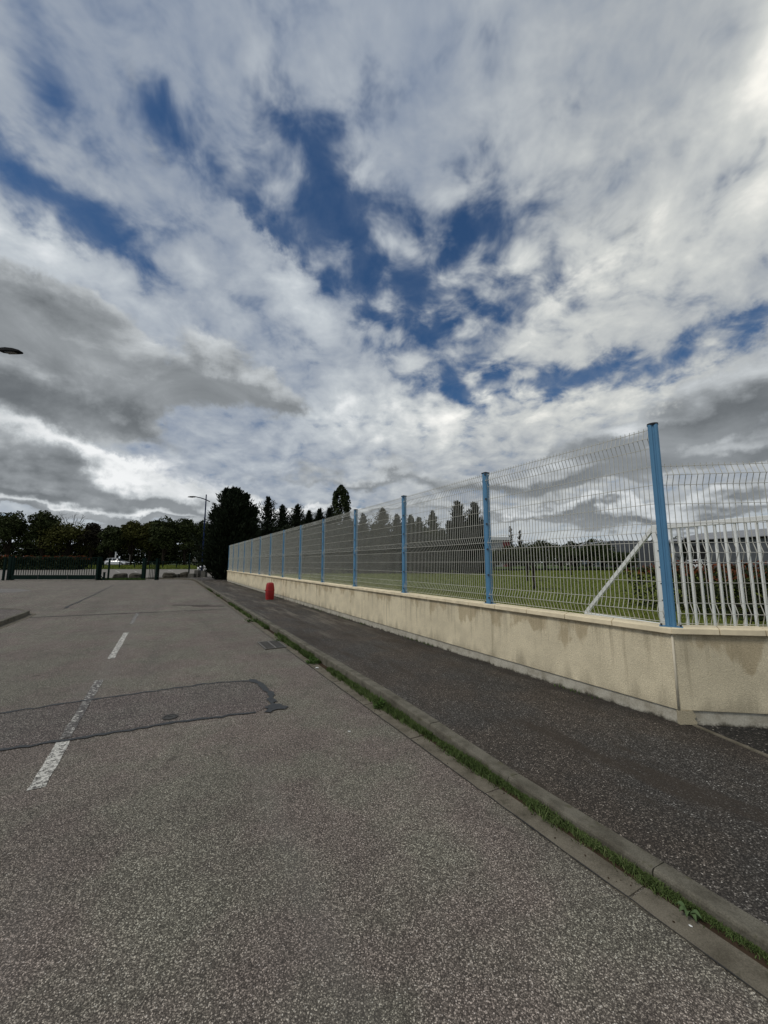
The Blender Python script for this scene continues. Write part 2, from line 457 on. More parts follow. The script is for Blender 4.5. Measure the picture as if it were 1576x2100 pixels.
def wall_render(name, c, top_z):
    m, N, b = mat_base(name, .9, .15); co = obj_co(N)
    x, y, z = N.sep(co); a = along(N, co, va)
    grain = N.noise(co, 95, 4, .75)
    cloud = N.noise(co, 2.4, 6, .6)
    n_d = N.noise(N.xyz(x * 1.6, y * 1.6, z * .30), 2.6, 6, .55)
    blot = N.noise(N.xyz(x * 1.1, y * 1.1, z * .9), 2.0, 6, .6)
    drip = (n_d * .55 + blot * .5 + (z - top_z) * .42).sstep(.455, .515)
    fine = N.noise(N.xyz(x * 7, y * 7, z * .35), 1.6, 5, .6)
    streak = (fine + (z - top_z) * .22).sstep(.45, .66) * .42
    col = N.mix(cloud.sstep(.3, .75), c, tuple(q * .80 for q in c))
    col = N.mix(drip * .46, col, (.30, .215, .105))
    col = N.mix(streak, col, (.25, .205, .13))
    low = (z * -1.0 + .42 + (n_d - .5) * .9).sstep(.0, .3) * .60
    col = N.mix(low, col, (.26, .225, .155))
    col = N.vop('SCALE', col, scale=grain.lerp(.25, .75, .70, 1.30))
    N.link(col, b.inputs['Base Color']); bump(N, b, grain, .9, .008)
    return m
M_WALL = wall_render('rough_render', (.78, .685, .485), 1.0)
def plinth_mat():
    m, N, b = mat_base('plinth_render', .9, .15); co = obj_co(N); x, y, z = N.sep(co)
    g = N.noise(co, 80, 4, .65); f = N.noise(co, 7, 6, .7)
    edge = (z * -1.0 + .158 + (f - .5) * .16).sstep(.0, .05)
    col = N.mix(f.sstep(.35, .7), (.50, .47, .39), (.33, .30, .235))
    col = N.mix(edge * .9, col, (.030, .026, .020))
    col = N.vop('SCALE', col, scale=g.lerp(.25, .75, .8, 1.2))
    N.link(col, b.inputs['Base Color']); bump(N, b, g, .6, .006); return m
M_PLINTH = plinth_mat()
M_COPING = simple('coping_stone', (.80, .69, .48), .85, .16, 5, .2, 0, .4, 110)
M_BEAD = simple('corner_bead', (.62, .56, .43), .7, .1, 9)
M_BLUE = simple('blue_paint', (.085, .225, .375), .42, .10, 3, .45)
M_CAP = simple('black_plastic', (.012, .013, .015), .5, .1)
M_WIRE = simple('fence_wire', (.54, .53, .47), .45, .12, 3, .5)
M_WHITE = simple('white_paint', (.80, .81, .79), .45, .08, 2.5, .4)
M_BOLT = simple('bolt_steel', (.05, .05, .05), .5, .2, 40, .5, .4)
M_RED = simple('red_plastic', (.31, .016, .015), .45, .14, 5, .4)
M_GREEN_STEEL = simple('green_steel', (.005, .015, .012), .85, .2, 3, .08)
M_LAMP = simple('lamp_paint', (.008, .016, .050), .85, .15, 3, .06)
M_LAMPHEAD = simple('lamp_head', (.010, .011, .012), .8, .15, 3, .1)
M_LENS = simple('lamp_lens', (.10, .10, .10), .2, .1, 3, .5)
M_ROCK = simple('boulder', (.055, .050, .038), .95, .35, 4, .2, 0, .8, 12)
M_BLOCK = simple('concrete_block', (.12, .115, .10), .9, .2, 4, .2, 0, .4, 30)
M_BARK = simple('bark', (.028, .022, .016), .95, .35, 6, .1, 0, .6, 25)
M_SOIL = simple('soil', (.045, .030, .019), .95, .3, 3, .1, 0, .5, 20)
M_LAWN = None
def lawn_mat(name, a, bcol, c):
    m, N, b = mat_base(name, .95, .1); co = obj_co(N)
    f = N.noise(co, .5, 5, .65); g = N.noise(co, 14, 5, .7)
    col = N.mix(f.sstep(.35, .65), a, bcol)
    col = N.mix(g.sstep(.5, .7) * .6, col, c)
    N.link(col, b.inputs['Base Color']); bump(N, b, g, .8, .05); return m
M_LAWN = lawn_mat('lawn_turf', (.095, .118, .020), (.125, .148, .030), (.10, .085, .03))
M_VERGE = lawn_mat('verge_turf', (.050, .085, .020), (.065, .095, .026), (.07, .07, .03))
M_FIELD = lawn_mat('field_turf', (.03, .05, .014), (.05, .06, .02), (.04, .045, .015))
M_BLADE = leafy('grass_blade', (.032, .055, .014), (.105, .145, .048), (.30, .31, .16))
M_LBLADE = leafy('lawn_blade', (.090, .118, .016), (.155, .185, .034), (.24, .22, .08))
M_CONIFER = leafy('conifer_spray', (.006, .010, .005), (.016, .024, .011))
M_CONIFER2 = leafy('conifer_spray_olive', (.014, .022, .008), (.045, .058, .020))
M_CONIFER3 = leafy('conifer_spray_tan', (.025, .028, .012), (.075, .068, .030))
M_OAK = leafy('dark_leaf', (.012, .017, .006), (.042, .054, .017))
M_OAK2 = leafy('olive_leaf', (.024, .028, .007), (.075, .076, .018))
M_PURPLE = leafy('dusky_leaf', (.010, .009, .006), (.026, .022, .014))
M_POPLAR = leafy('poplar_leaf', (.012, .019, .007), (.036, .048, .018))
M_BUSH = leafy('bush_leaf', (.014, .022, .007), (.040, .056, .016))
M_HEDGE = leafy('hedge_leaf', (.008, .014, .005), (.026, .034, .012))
M_REDLEAF = leafy('photinia_shoot', (.05, .016, .008), (.16, .048, .018), (.14, .085, .025))
M_WEED = leafy('weed_leaf', (.030, .065, .012), (.075, .125, .032), (.14, .20, .07))
M_DOCK = leafy('dock_leaf', (.06, .10, .035), (.10, .15, .065))
M_PAPER = simple('paper', (.78, .78, .76), .8, .06, 20)

# ------------------------------------------------------------------ ground, road, footways
def arc_ab(c, r, t0, t1, n):
    return [(c[0] + r * math.cos(R(t0 + (t1 - t0) * i / n)), c[1] + r * math.sin(R(t0 + (t1 - t0) * i / n))) for i in range(n + 1)]

struct(M().sheet([(-1500, -1500, -.35), (1500, -1500, -.35), (1500, 1500, -.35), (-1500, 1500, -.35)]).build('ground', M_FIELD))
road = struct(M().sheet([(-85, -25, 0), (28, -25, 0), (28, 43, 0), (-85, 43, 0)]).build('road', M_ROAD))
struct(M().sheet([(-95, 43.004, .0), (-9, 43.004, .0), (-9, 58, .76), (-95, 58, .76)]).build('parking_lot', M_LOT))
struct(M().sheet([(-220, 58, .765), (200, 58, .765), (200, 76, 1.13), (-220, 76, 1.13)]).build('verge', M_VERGE))
struct(M().sheet([(-400, 76, 1.13), (400, 76, 1.13), (400, 83, 1.13), (-400, 83, 1.13)]).build('far_road', M_LOT))
struct(M().sheet([(-900, 83, 1.13), (900, 83, 1.13), (900, 1400, 1.2), (-900, 1400, 1.2)]).build('field', M_FIELD))

CORNER_A, WALL_Q, WALL_END = 2.2, 4.58, 36.7
wing = np.array([.990, -.141]); wing /= np.linalg.norm(wing)
wing_n = np.array([wing[1], -wing[0]])            # towards the driveway, outside
C0 = np.array(W(CORNER_A, WALL_Q)[:2])
def corner_at(off):
    """corner point of the two wall faces pushed inward by off (negative: outward)"""
    p1 = C0 + na * off; p2 = C0 - wing_n * off
    A = np.array([va, -wing]).T; t = np.linalg.solve(A, p2 - p1); return p1 + va * t[0]
def left_line(s, off): return corner_at(off) + va * s
def right_line(s, off): return corner_at(off) + wing * s

lawn_edge_l = left_line(WALL_END - CORNER_A, .16)
struct(M().prism([tuple(corner_at(.16)), tuple(right_line(9, .16)), (60, 1), (90, 58.2), (-12, 58.2), (-9.5, 44), tuple(lawn_edge_l)], -.2, LAWN).build('lawn', M_LAWN))

# kerb lines in street coordinates (along, across)
def path_xy(ab): return [W(a, q) for a, q in ab]
KQ = 2.42
kerb_r = [(-6 + .5 * i, KQ) for i in range(95)] + [(42.5, 2.36), (44.2, 2.10), (45.8, 1.5), (47.2, .5), (48.2, -.8), (48.9, -2.6)]
kerb_l = [(-8 + .5 * i, -3.90) for i in range(50)] + arc_ab((17.0, -5.9), 2.0, 88, 4, 8) + [(19.0, -5.9 - .8 * i) for i in range(1, 22)]
def offset_path(P, d):
    out = []
    for i in range(len(P)):
        t = np.array(P[min(i + 1, len(P) - 1)][:2]) - np.array(P[max(i - 1, 0)][:2]); t = t / np.linalg.norm(t)
        out.append((P[i][0] + t[1] * d, P[i][1] - t[0] * d))
    return out
KR, KL = path_xy(kerb_r), path_xy(kerb_l)
PV = .12
def kerb_drop(a):
    """how far the kerb is lowered towards the gate entrance"""
    return float(np.interp(a, [2.3, 4.3], [.072, 0.0]))
back_r = offset_path(KR, .118)
pave = M()
A_ = [-6, -3, -1, 0, 1, 2, 2.3, 2.8, 3.3, 3.8, 4.3, 5, 8, 12, 18, 24, 30, 36.7]
Q_ = [KQ + .117, 2.9, 3.4, 3.9, 4.588]
vs = [(*W(a, q)[:2], PV - kerb_drop(a) * max(0, 1 - (q - KQ - .117) / 1.3)) for a in A_ for q in Q_]
nq = len(Q_); pave.add(vs, [(i * nq + j, i * nq + j + 1, (i + 1) * nq + j + 1, (i + 1) * nq + j) for i in range(len(A_) - 1) for j in range(nq - 1)])
k0 = next(i for i, (a, q) in enumerate(kerb_r) if a >= 36.7)
pave.sheet([(*W(36.7, KQ + .117)[:2], PV)] + [(*p, PV) for p in back_r[k0:]] + [(-26.5, 46, PV), (-9, 46, PV), (-9, 40, PV), (*W(36.7, 4.588)[:2], PV)])
pave.sheet([(*W(2.0, 4.588)[:2], PV), (*W(-6, 4.588)[:2], PV), (16, -6, PV), (*right_line(9, .01), PV), (*corner_at(.01), PV)])
struct(pave.build('pavement', M_PAVE))
back_l = offset_path(KL, -.118)
struct(M().prism([*back_l[::-1], W(-8, -15)[:2], W(0, -24)[:2], W(18, -24)[:2]][::-1], -.1, PV).build('pavement', M_PATCHED))

def walk(P, step, start=0.0):
    """points and headings every step metres along a polyline"""
    P = [np.array(p[:2]) for p in P]; L = [0.0]
    for a, b in zip(P, P[1:]): L.append(L[-1] + np.linalg.norm(b - a))
    out, s = [], start
    while s + step <= L[-1]:
        pts = []
        for q in (s, s + step):
            k = min(np.searchsorted(L, q, 'right') - 1, len(P) - 2); f = (q - L[k]) / (L[k + 1] - L[k]); pts.append(P[k] * (1 - f) + P[k + 1] * f)
        out.append(((pts[0] + pts[1]) / 2, math.atan2(*(pts[1] - pts[0])[::-1]))); s += step
    return out

def kerb_line(name, P, side, start):
    root = bpy.data.objects.new(name, None); scene.collection.objects.link(root); root['kind'] = 'structure'
    stones = []
    for i in range(3):
        m = M(); L, w, h, ch = 1.040 - .002 * i, .118, .255, .018
        prof = [(-w / 2, -.12), (w / 2, -.12), (w / 2, h - .12 - .004), (-w / 2 + ch, h - .12), (-w / 2 + ch * .3, h - .12 - ch * .35), (-w / 2, h - .12 - ch)]
        if side < 0: prof = [(-p[0], p[1]) for p in prof][::-1]
        xs = [-L / 2, -L / 6, L / 6, L / 2]
        r = np.random.default_rng(i)
        rings = [[(x, -p[0], p[1] + (r.normal() * .0016)) for p in prof] for x in xs]
        m.loft(rings[::-1]); stones.append(m.mesh('kerb_stone', M_KERB))
    slab = M().box((0, 0, -.035), (1.03, .150, .084)).mesh('gutter_slab', M_GUTTER)
    r = np.random.default_rng(3)
    for i, (c, h) in enumerate(walk(P, 1.045, start)):
        t = np.array([math.cos(h), math.sin(h)]); nn = np.array([t[1], -t[0]]) * side
        am = float(np.dot(c, va)) if side > 0 else 99.0
        o = inst('kerb_stone', stones[i % 3], root, (*(c + nn * .059), r.normal() * .002 - kerb_drop(am)), h + r.normal() * .002)
        o.rotation_euler[0] = r.normal() * .006; o.rotation_euler[1] = -math.atan2(kerb_drop(am - .5) - kerb_drop(am + .5), 1.0)
        o = inst('gutter_slab', slab, root, (*(c - nn * (.155 if side > 0 else .098)), r.normal() * .0012), h + r.normal() * .002)
    return root
kerb_line('kerb', KR, 1, .05)
kerb_line('kerb', KL, -1, .3)

# earth in the joint between gutter and kerb
def strip(P0, P1, z): 
    m = M(); n = len(P0)
    return m.add([(*p[:2], z) for p in P0] + [(*p[:2], z) for p in P1], [(i, i + 1, n + i + 1, n + i) for i in range(n - 1)])
struct(strip(KR, offset_path(KR, -.085), .006).build('joint_soil', M_SOIL, None))

# driveway in front of the gate, with its edging
e0 = G(1424, 1488, PV); e1 = G(1576, 1552, PV)
ed = np.array(e1[:2]) - np.array(e0[:2]); ed /= np.linalg.norm(ed)
s0 = np.array(e0[:2]); s1 = s0 + ed * 3.5
m = M().sheet([tuple(corner_at(-.004)), tuple(s0 + ed * .02), tuple(s1), (9, 1.2), tuple(right_line(7, -.004))], PV + .004)
struct(m.build('driveway', M_DRIVE))
en = np.array([-ed[1], ed[0]])
m = M()
for i in range(5):
    a = s0 + ed * (.7 * i); b = s0 + ed * (.7 * i + .69)
    m.prism([tuple(a - en * .022), tuple(b - en * .022), tuple(b + en * .022), tuple(a + en * .022)], PV - .02, PV + .010)
struct(m.build('driveway_edging', M_GUTTER))

# repairs, seams and markings in the road
def jag(p, q, n, amp, r):
    p, q = np.array(p[:2]), np.array(q[:2]); t = q - p; nn = np.array([-t[1], t[0]]) / np.linalg.norm(t)
    return [p + t * k / n + nn * r.normal() * amp * (0 < k < n) for k in range(n + 1)]
def seam(pts, w0, w1, z, mat, name, r, amp=.012, seg=.07):
    L = []
    for a, b in zip(pts, pts[1:]):
        n = max(2, int(np.linalg.norm(np.array(b[:2]) - np.array(a[:2])) / seg)); L += jag(a, b, n, amp, r)[:-1]
    L.append(np.array(pts[-1][:2])); P0, P1 = [], []
    for i, p in enumerate(L):
        t = L[min(i + 1, len(L) - 1)] - L[max(i - 1, 0)]; t /= np.linalg.norm(t); nn = np.array([-t[1], t[0]])
        w = w0 + (w1 - w0) * i / len(L); k = .5 * w * (1 + .35 * r.normal())
        k = max(.2 * w, min(k, w)); P0.append(p + nn * k); P1.append(p - nn * max(.2 * w, .5 * w * (1 + .3 * r.normal())))
    o = strip(P0, P1, z).build(name, mat, road); return o
r = np.random.default_rng(11)
top = [W(7.6, -7.5), W(6.27, -1.58), W(6.33, -.83), W(6.33, .76), W(6.16, 1.2)]
bot = [W(5.6, -7.5), W(5.08, -1.25), W(5.04, -.67), W(5.03, .13), W(4.90, 1.0)]
M().sheet([*bot, W(5.0, 1.16), W(5.6, 1.27), *top[::-1]], .004).build('asphalt_patch', M_PATCHED, road)
seam(top, .05, .04, .008, M_TAR, 'tar_seam', r)
seam(bot, .05, .045, .008, M_TAR, 'tar_seam', r)
tarpx = [(512, 1394), (526, 1395), (541, 1403), (551, 1414), (563, 1424), (560, 1431), (568, 1438), (561, 1444), (578, 1446), (592, 1450), (586, 1456), (566, 1457), (556, 1463), (540, 1462), (551, 1455), (543, 1451), (556, 1446), (547, 1436), (553, 1430), (546, 1420), (535, 1412), (528, 1403), (514, 1400)]
tp = [np.array(G(*q)[:2]) for q in tarpx]; tl = []
for a, b in zip(tp, tp[1:] + tp[:1]): tl += jag(a, b, 3, .010, r)[:-1]
M().sheet([tuple(q) for q in tl], .012).build('tar_patch', M_TAR, road)
for k, (a, b, w, z) in enumerate([(G(60, 1267), G(468, 1249), .075, .008), (G(133, 1248), G(232, 1201), .08, .008), (G(232, 1201), G(330, 1196), .05, .012),
                             (G(355, 1241), G(432, 1241), .28, .012), (G(395, 1243.5), G(462, 1243), .16, .016)]):
    seam([a, b], w, w * .8, z, M_TARLINE if k < 3 else M_PATCHED, 'tar_seam', r, .02, .3)
seam([W(.1 + 1.5 * k, 2.185) for k in range(21)], .006, .02, .010, M_TARLINE, 'tar_seam', r, .002, .12)
ksm = seam([W(4.4 + 1.5 * k, KQ + .124) for k in range(18)], .009, .02, PV + .004, M_TARLINE, 'tar_seam', r, .003, .12)
cr = [G(1318, 1724, PV - .05), G(1335, 1712, PV - .045), G(1352, 1706, PV - .04), G(1385, 1694, PV - .035)]
seam([G(600, 1306, PV), G(640, 1309, PV), G(700, 1312, PV), G(760, 1318, PV)], .02, .015, PV + .004, M_TARLINE, 'tar_seam', r, .012, .1)
seam([G(905, 1392, PV), G(990, 1398, PV), G(1080, 1412, PV)], .008, .006, PV + .004, M_TARLINE, 'tar_seam', r, .010, .05)
def dash(a0, a1, q0, q1, z, mat):
    n = max(2, int((a1 - a0) / .12)); P0 = []; P1 = []
    for i in range(n + 1):
        a = a0 + (a1 - a0) * i / n
        P0.append(W(a, q0 + r.normal() * .003)); P1.append(W(a, q1 + r.normal() * .003))
    strip(P1, P0, z).build('lane_dash', mat, road)
dash(4.12, 5.07, -.835, -.725, .004, M_PAINT)
dash(5.10, 6.30, -.825, -.735, .0085, M_PAINT_WORN)
dash(6.34, 7.30, -.83, -.73, .004, M_PAINT_WORN)
dash(8.80, 11.80, -.85, -.745, .004, M_PAINT)
dash(13.4, 16.1, -.85, -.755, .004, M_PAINT_WORN)
g0 = G(0, 1211); 
M().sheet([G(-60, 1207, .004), G(40, 1207.5, .004), G(66, 1211, .004), G(30, 1215, .004), G(-60, 1216, .004)]).build('lane_dash', paint('road_paint_faded', .40, (.12, .105, .092)), road)
for (xa, ya, xb, yb) in [(238, 1170, 246, 1174), (276, 1171, 281, 1173), (345, 1169, 356, 1172), (206, 1180, 214, 1184), (340, 1177, 350, 1178)]:
    pa, pb = None, None
    def onlot(px, py):
        r_ = ray(px, py); k = .76 / 15; t = (CAM_Z + 43 * k) / (r_[1] * k - r_[2]); return r_ * t
    A, B = onlot(xa, ya - 0.0), onlot(xb, yb)
    A = A if A[1] - 0 > 43 else A; A[2] = CAM_Z + 0; 
    zf = lambda y: max(0, (y - 43) * .76 / 15) + .006
    t = B[:2] - A[:2]; t /= np.linalg.norm(t); nn = np.array([-t[1], t[0]]) * .07
    M().add([(A[0] + nn[0], A[1] + nn[1], zf(A[1] + nn[1])), (A[0] - nn[0], A[1] - nn[1], zf(A[1] - nn[1])), (B[0] - nn[0], B[1] - nn[1], zf(B[1] - nn[1])), (B[0] + nn[0], B[1] + nn[1], zf(B[1] + nn[1]))], [(0, 1, 2, 3)]).build('bay_line', M_PAINT, road)

# valve cover in the repaired strip
c = W(5.20, .13)
t = thing('valve_cover', (c[0], c[1], .004), 'small round iron valve cover in the repaired asphalt strip', 'valve cover')
m = M(); ring = lambda rad, z: [(rad * math.cos(2 * math.pi * k / 20), rad * math.sin(2 * math.pi * k / 20), z) for k in range(20)]
m.loft([ring(.078, 0), ring(.078, .010), ring(.062, .011), ring(.060, .004), ring(.060, .0)]).build('cover_ring', M_VALVE, t)
m = M().loft([ring(.056, 0), ring(.056, .007), ring(.050, .009)])
m.box((0, 0, .011), (.045, .012, .006)); m.build('lid', M_VALVE, t)

# drain grate in the gutter
ga, gq = 8.58, 2.02
c = W(ga, gq)
t = thing('drain_grate', (c[0], c[1], .004), 'rectangular iron drain grate in the gutter beside the kerb', 'drain grate', rz=FENCE_ROT)
M().box((0, 0, .0015), (.78, .44, .003)).build('pit_dark_plate', M_PIT_DARK, t)  # thin plate on the road, painted black as the pit's darkness; no hole
m = M()
for y in (-.205, .205): m.box((0, y, .009), (.78, .03, .012))
for x in (-.375, .375): m.box((x, 0, .009), (.03, .38, .012))
m.box((0, 0, .0088), (.72, .035, .0116)); m.build('frame', M_METAL_DARK, t)
bar = M().box((0, 0, 0), (.030, .165, .011)).mesh('bar', M_METAL_DARK)
for k in range(8):
    for y in (-.104, .104): inst('bar', bar, t, (-.308 + .088 * k, y, .0092))

# ------------------------------------------------------------------ low wall
wall = thing('boundary_wall', (*C0, PV), 'low sand coloured rendered wall with pale coping under the blue fence', 'wall')
ZB, ZT, ZC = .255, .997, 1.056
E_ = WALL_END - CORNER_A
def wallprism(side, s0, s1, o0, o1, z0, z1):
    f = left_line if side == 'l' else right_line
    ends0 = [tuple(corner_at(o0)), tuple(corner_at(o1))] if s0 == 0 else [tuple(f(s0, o0)), tuple(f(s0, o1))]
    poly = [ends0[0], tuple(f(s1, o0)), tuple(f(s1, o1)), ends0[1]]
    if side == 'r': poly = poly
    else: poly = poly[::-1]
    return M().prism(poly, z0, z1)
def rough_face(side, length, z0, z1, name, mat, off=0.0, thick=.2, bev=.004):
    return wallprism(side, 0, length, off, off + thick, z0, z1).build(name, mat, None, False, False, bev)
for side, L in (('l', E_), ('r', 5.0)):
    o = rough_face(side, L, ZB, ZT, 'render_face', M_WALL); o.parent = wall; o.matrix_parent_inverse = wall.matrix_basis.inverted()
    o = wallprism(side, 0, L, .016, .19, 0.0, ZB - .002).build('plinth', M_PLINTH); o.parent = wall; o.matrix_parent_inverse = wall.matrix_basis.inverted()
    s, k = 0.0, 0
    rr = np.random.default_rng(5 if side == 'l' else 9)
    step = .62 if side == 'l' else .40
    while s < L - .05:
        e = min(L + .03, s + step * (1 if side == 'l' else rr.uniform(.85, 1.15)))
        m = wallprism(side, s, e - .005, -.040, .235, ZT + .0005, ZC + rr.normal() * .0012)
        o = m.build('coping_stone', M_COPING, None, False, False, .006); o.parent = wall; o.matrix_parent_inverse = wall.matrix_basis.inverted()
        s = e; k += 1
p = corner_at(-.004)
m = M().tube([(p[0], p[1], ZB + .005), (p[0], p[1], ZT - .002)], .011, 8); o = m.build('corner_bead', M_BEAD, wall, True, True)
# broken render foot at the corner
rr = np.random.default_rng(2); p = corner_at(-.004)
pts = [(-.004, .0), (.15, .0), (.158, .03), (.135, .06), (.150, .09), (.125, .134), (-.004, .134)]
m = M(); n = len(pts)
f0 = [(*(p + wing * u + wing_n * .004), PV + z) for u, z in pts]; f1 = [(*(p + wing * u - wing_n * .035), PV + z) for u, z in pts]
m.add(f0 + f1, [tuple(range(n)), tuple(range(n, 2 * n))[::-1]] + [(i, i + n, (i + 1) % n + n, (i + 1) % n) for i in range(n)])
m.build('plinth_patch', M_WALL, wall, True)

# ------------------------------------------------------------------ blue post and wire mesh fence
SP, NPOST, PH = 2.648, 13, 2.17
FQ = WALL_Q + .085
fb = W(CORNER_A, FQ)
corner_post = np.array(corner_at(.085))
fence = thing('mesh_fence', (*corner_post, ZC), 'tall white wire mesh fence on blue posts along the street wall', 'fence', rz=FENCE_ROT)
US = 1.05
ZF = lambda *k: [q * US for q in k]
FOLD = .042
def fold_path(x, levels, top_spike, height, y0=0.0):
    """wire profile: straight with V folds out towards the street at the given heights"""
    pts = [(x, y0, -.012)]
    for zc in levels:
        if zc - .1 > .01: pts.append((x, y0, (zc - .1) * US))
        pts.append((x, y0 + FOLD, zc * US)); pts.append((x, y0, (zc + .1) * US))
    pts.append((x, y0, height * US + top_spike)); return pts
def wire_v(levels, height, rad):
    return M().tube(fold_path(0, levels, .03, height), rad, 4, True, (0, 1, 0))
def wires_h(levels, rows, x0, x1, rad, m=None):
    m = m or M()
    for z in rows: m.tube([(x0, FOLD + .006 if z in levels else .006, z * US), (x1, FOLD + .006 if z in levels else .006, z * US)], rad, 4)
    return m
LV1, ROWS1, H1 = (.1, .9, 1.9), (0.0, .1, .2, .4, .6, .8, .9, 1.0, 1.2, 1.4, 1.6, 1.8, 1.9, 2.0), 2.0
LV2, ROWS2, H2 = (.1, .7, 1.5), (0.0, .1, .2, .4, .6, .7, .8, 1.0, 1.2, 1.4, 1.5, 1.6), 1.6
WR = .0039
vw1 = wire_v(LV1, H1, WR).mesh('vertical_wire', M_WIRE); vw2 = wire_v(LV2, H2, WR).mesh('vertical_wire', M_WIRE)
def panel_mesh(near):
    m = wires_h(LV1, ROWS1, .035, SP - .035, WR)
    if not near:
        for k in range(50): m.tube(fold_path(.045 + k * (SP - .09) / 49, LV1, .03, H1), WR, 4, True, (0, 1, 0))
    return m.mesh('wire_panel', M_WIRE)
pm_near, pm_far = panel_mesh(True), panel_mesh(False)
for i in range(NPOST):
    near = i < 2
    o = inst('wire_panel', pm_near if near else pm_far, fence, (i * SP, 0, .045))
    if near:
        for k in range(50): inst('vertical_wire', vw1, o, (.045 + k * (SP - .09) / 49, 0, 0))
def post_mesh(w, d, h, groove):
    x, y = w / 2, d / 2; c = .014
    prof = [(-x, -y + c), (-x + c, -y), (x - c, -y), (x, -y + c), (x, y - c), (x - c, y)]
    if groove: prof += [(.012, y), (.008, y - .010), (-.008, y - .010), (-.012, y)]
    prof += [(-x + c, y), (-x, y - c)]
    m = M().loft([[(a, b, z) for a, b in prof] for z in (0.0, h)])
    return m
pmesh = post_mesh(.092, .092, PH, False).mesh('post', M_BLUE)
capm = M().box((0, 0, .010), (.098, .098, .020)).mesh('post_cap', M_CAP)
plate = M().box((0, .0, .004), (.165, .11, .008)).mesh('base_plate', M_BLUE)
clip = M().box((0, 0, 0), (.030, .010, .026)).mesh('clip', M_BOLT)
boltm = M().tube([(0, 0, 0), (0, 0, .022)], .011, 6).mesh('bolt', M_BOLT)
for i in range(1, NPOST + 1):
    o = inst('post', pmesh, fence, (i * SP, -.0, 0))
    inst('post_cap', capm, o, (0, 0, PH)); inst('base_plate', plate, o, (0, 0, 0))
    if i < 5:
        for z in (.05, .4, .8, 1.2, 1.6, 2.0): inst('clip', clip, o, (-.042, .052, z * US + .045))
        for x in (-.066, .066): inst('bolt', boltm, o, (x, .03, .006))
wing_rot = math.atan2(wing[1], wing[0])
half = math.atan2(*((wing_n - na)[::-1]))       # facing direction of the corner post
o = post_mesh(.096, .090, PH + .02, True).build('post', M_BLUE, fence); o.rotation_euler = (0, 0, half - math.pi / 2 - FENCE_ROT)
cp = o
c2 = M().loft([[(.054 * math.cos(2 * math.pi * k / 16), .052 * math.sin(2 * math.pi * k / 16), z) for k in range(16)] for z in (0, .022)]).build('post_cap', M_CAP, cp)
c2.location = (0, 0, PH + .016)
pl = M().box((0, 0, .004), (.20, .11, .008)).build('base_plate', M_BLUE, cp)
for x in (-.082, .082):
    inst('bolt', boltm, cp, (x, .035, .008)); 
# lower fence along the wing wall
fence2 = thing('mesh_fence', (*corner_post, ZC), 'lower white wire mesh panel right of the tallest blue corner post', 'fence', rz=wing_rot)
# local y outward is -wing normal side: wing_n points outside; rotate so that +y = outside by mirroring fold
L2 = 2.6
def flip(m): m.v = [(x, -y, z) for x, y, z in m.v]; m.f = [f[::-1] for f in m.f]; return m
vw2 = flip(wire_v(LV2, H2, WR)).mesh('vertical_wire', M_WIRE)
o = flip(wires_h(LV2, ROWS2, .05, L2, WR)).build('wire_panel', M_WIRE, fence2); o.location = (0, 0, .035)
for k in range(42): inst('vertical_wire', vw2, o, (.085 + k * .0595, 0, 0))
o = inst('post', pmesh, fence2, (L2 + .04, 0, 0)); inst('post_cap', capm, o, (0, 0, PH)); inst('base_plate', plate, o)

# ------------------------------------------------------------------ white sliding gate inside the fence
GZ0, GZ1 = .72, 2.33
gp = np.array([4.43, 6.35]); gd = np.array([.349, -.937]); gd /= np.linalg.norm(gd)
gate = thing('sliding_gate', (*gp, LAWN), 'white tubular sliding gate with triangular brace behind the wire fence', 'gate', rz=math.atan2(gd[1], gd[0]))
def gbeam(a, b, w, d, name):
    (xa, za), (xb, zb) = a, b; m = M(); L = math.hypot(xb - xa, zb - za); an = math.atan2(zb - za, xb - xa)
    nx, nz = -math.sin(an) * w / 2, math.cos(an) * w / 2
    poly = [(xa + nx, za + nz), (xb + nx, zb + nz), (xb - nx, zb - nz), (xa - nx, za - nz)]
    m.add([(x, -d / 2, z - LAWN) for x, z in poly] + [(x, d / 2, z - LAWN) for x, z in poly], [(0, 1, 2, 3), (7, 6, 5, 4), (0, 4, 5, 1), (1, 5, 6, 2), (2, 6, 7, 3), (3, 7, 4, 0)])
    return m.build(name, M_WHITE, gate, False, False, .006)
GL = 3.2
gbeam((.03, GZ1 - .04), (GL, GZ1 - .04), .07, .05, 'top_beam')
gbeam((-1.50, GZ0), (GL, GZ0), .09, .06, 'bottom_beam')
gbeam((0, GZ0 + .047), (0, GZ1 - .0), .09, .058, 'post')
gbeam((GL - .03, GZ0 + .047), (GL - .03, GZ1 - .08), .06, .048, 'post')
gbeam((-1.48, GZ0 + .04), (-.04, GZ1 - .05), .065, .05, 'brace')
bm = M().box((0, 0, (GZ0 + GZ1) / 2 - LAWN), (.027, .027, GZ1 - GZ0 - .13)).mesh('bar', M_WHITE)
for k in range(25): inst('bar', bm, gate, (.12 + k * .121, 0, 0))
bo = M().box((0, 0, 0), (.016, .075, .016)).mesh('bolt', M_BOLT)
for k in range(6): inst('bolt', bo, gate, (.035, 0, GZ0 + .15 + k * .26 - LAWN))
M().tube([(-1.1, -.02, -.02), (-1.1, -.02, GZ0 - LAWN - .04)], .05, 8).build('roller', M_BOLT, gate)
M().box((-.1, 0, .01), (.3, .2, .16)).build('roller_block', M_BLOCK, gate)

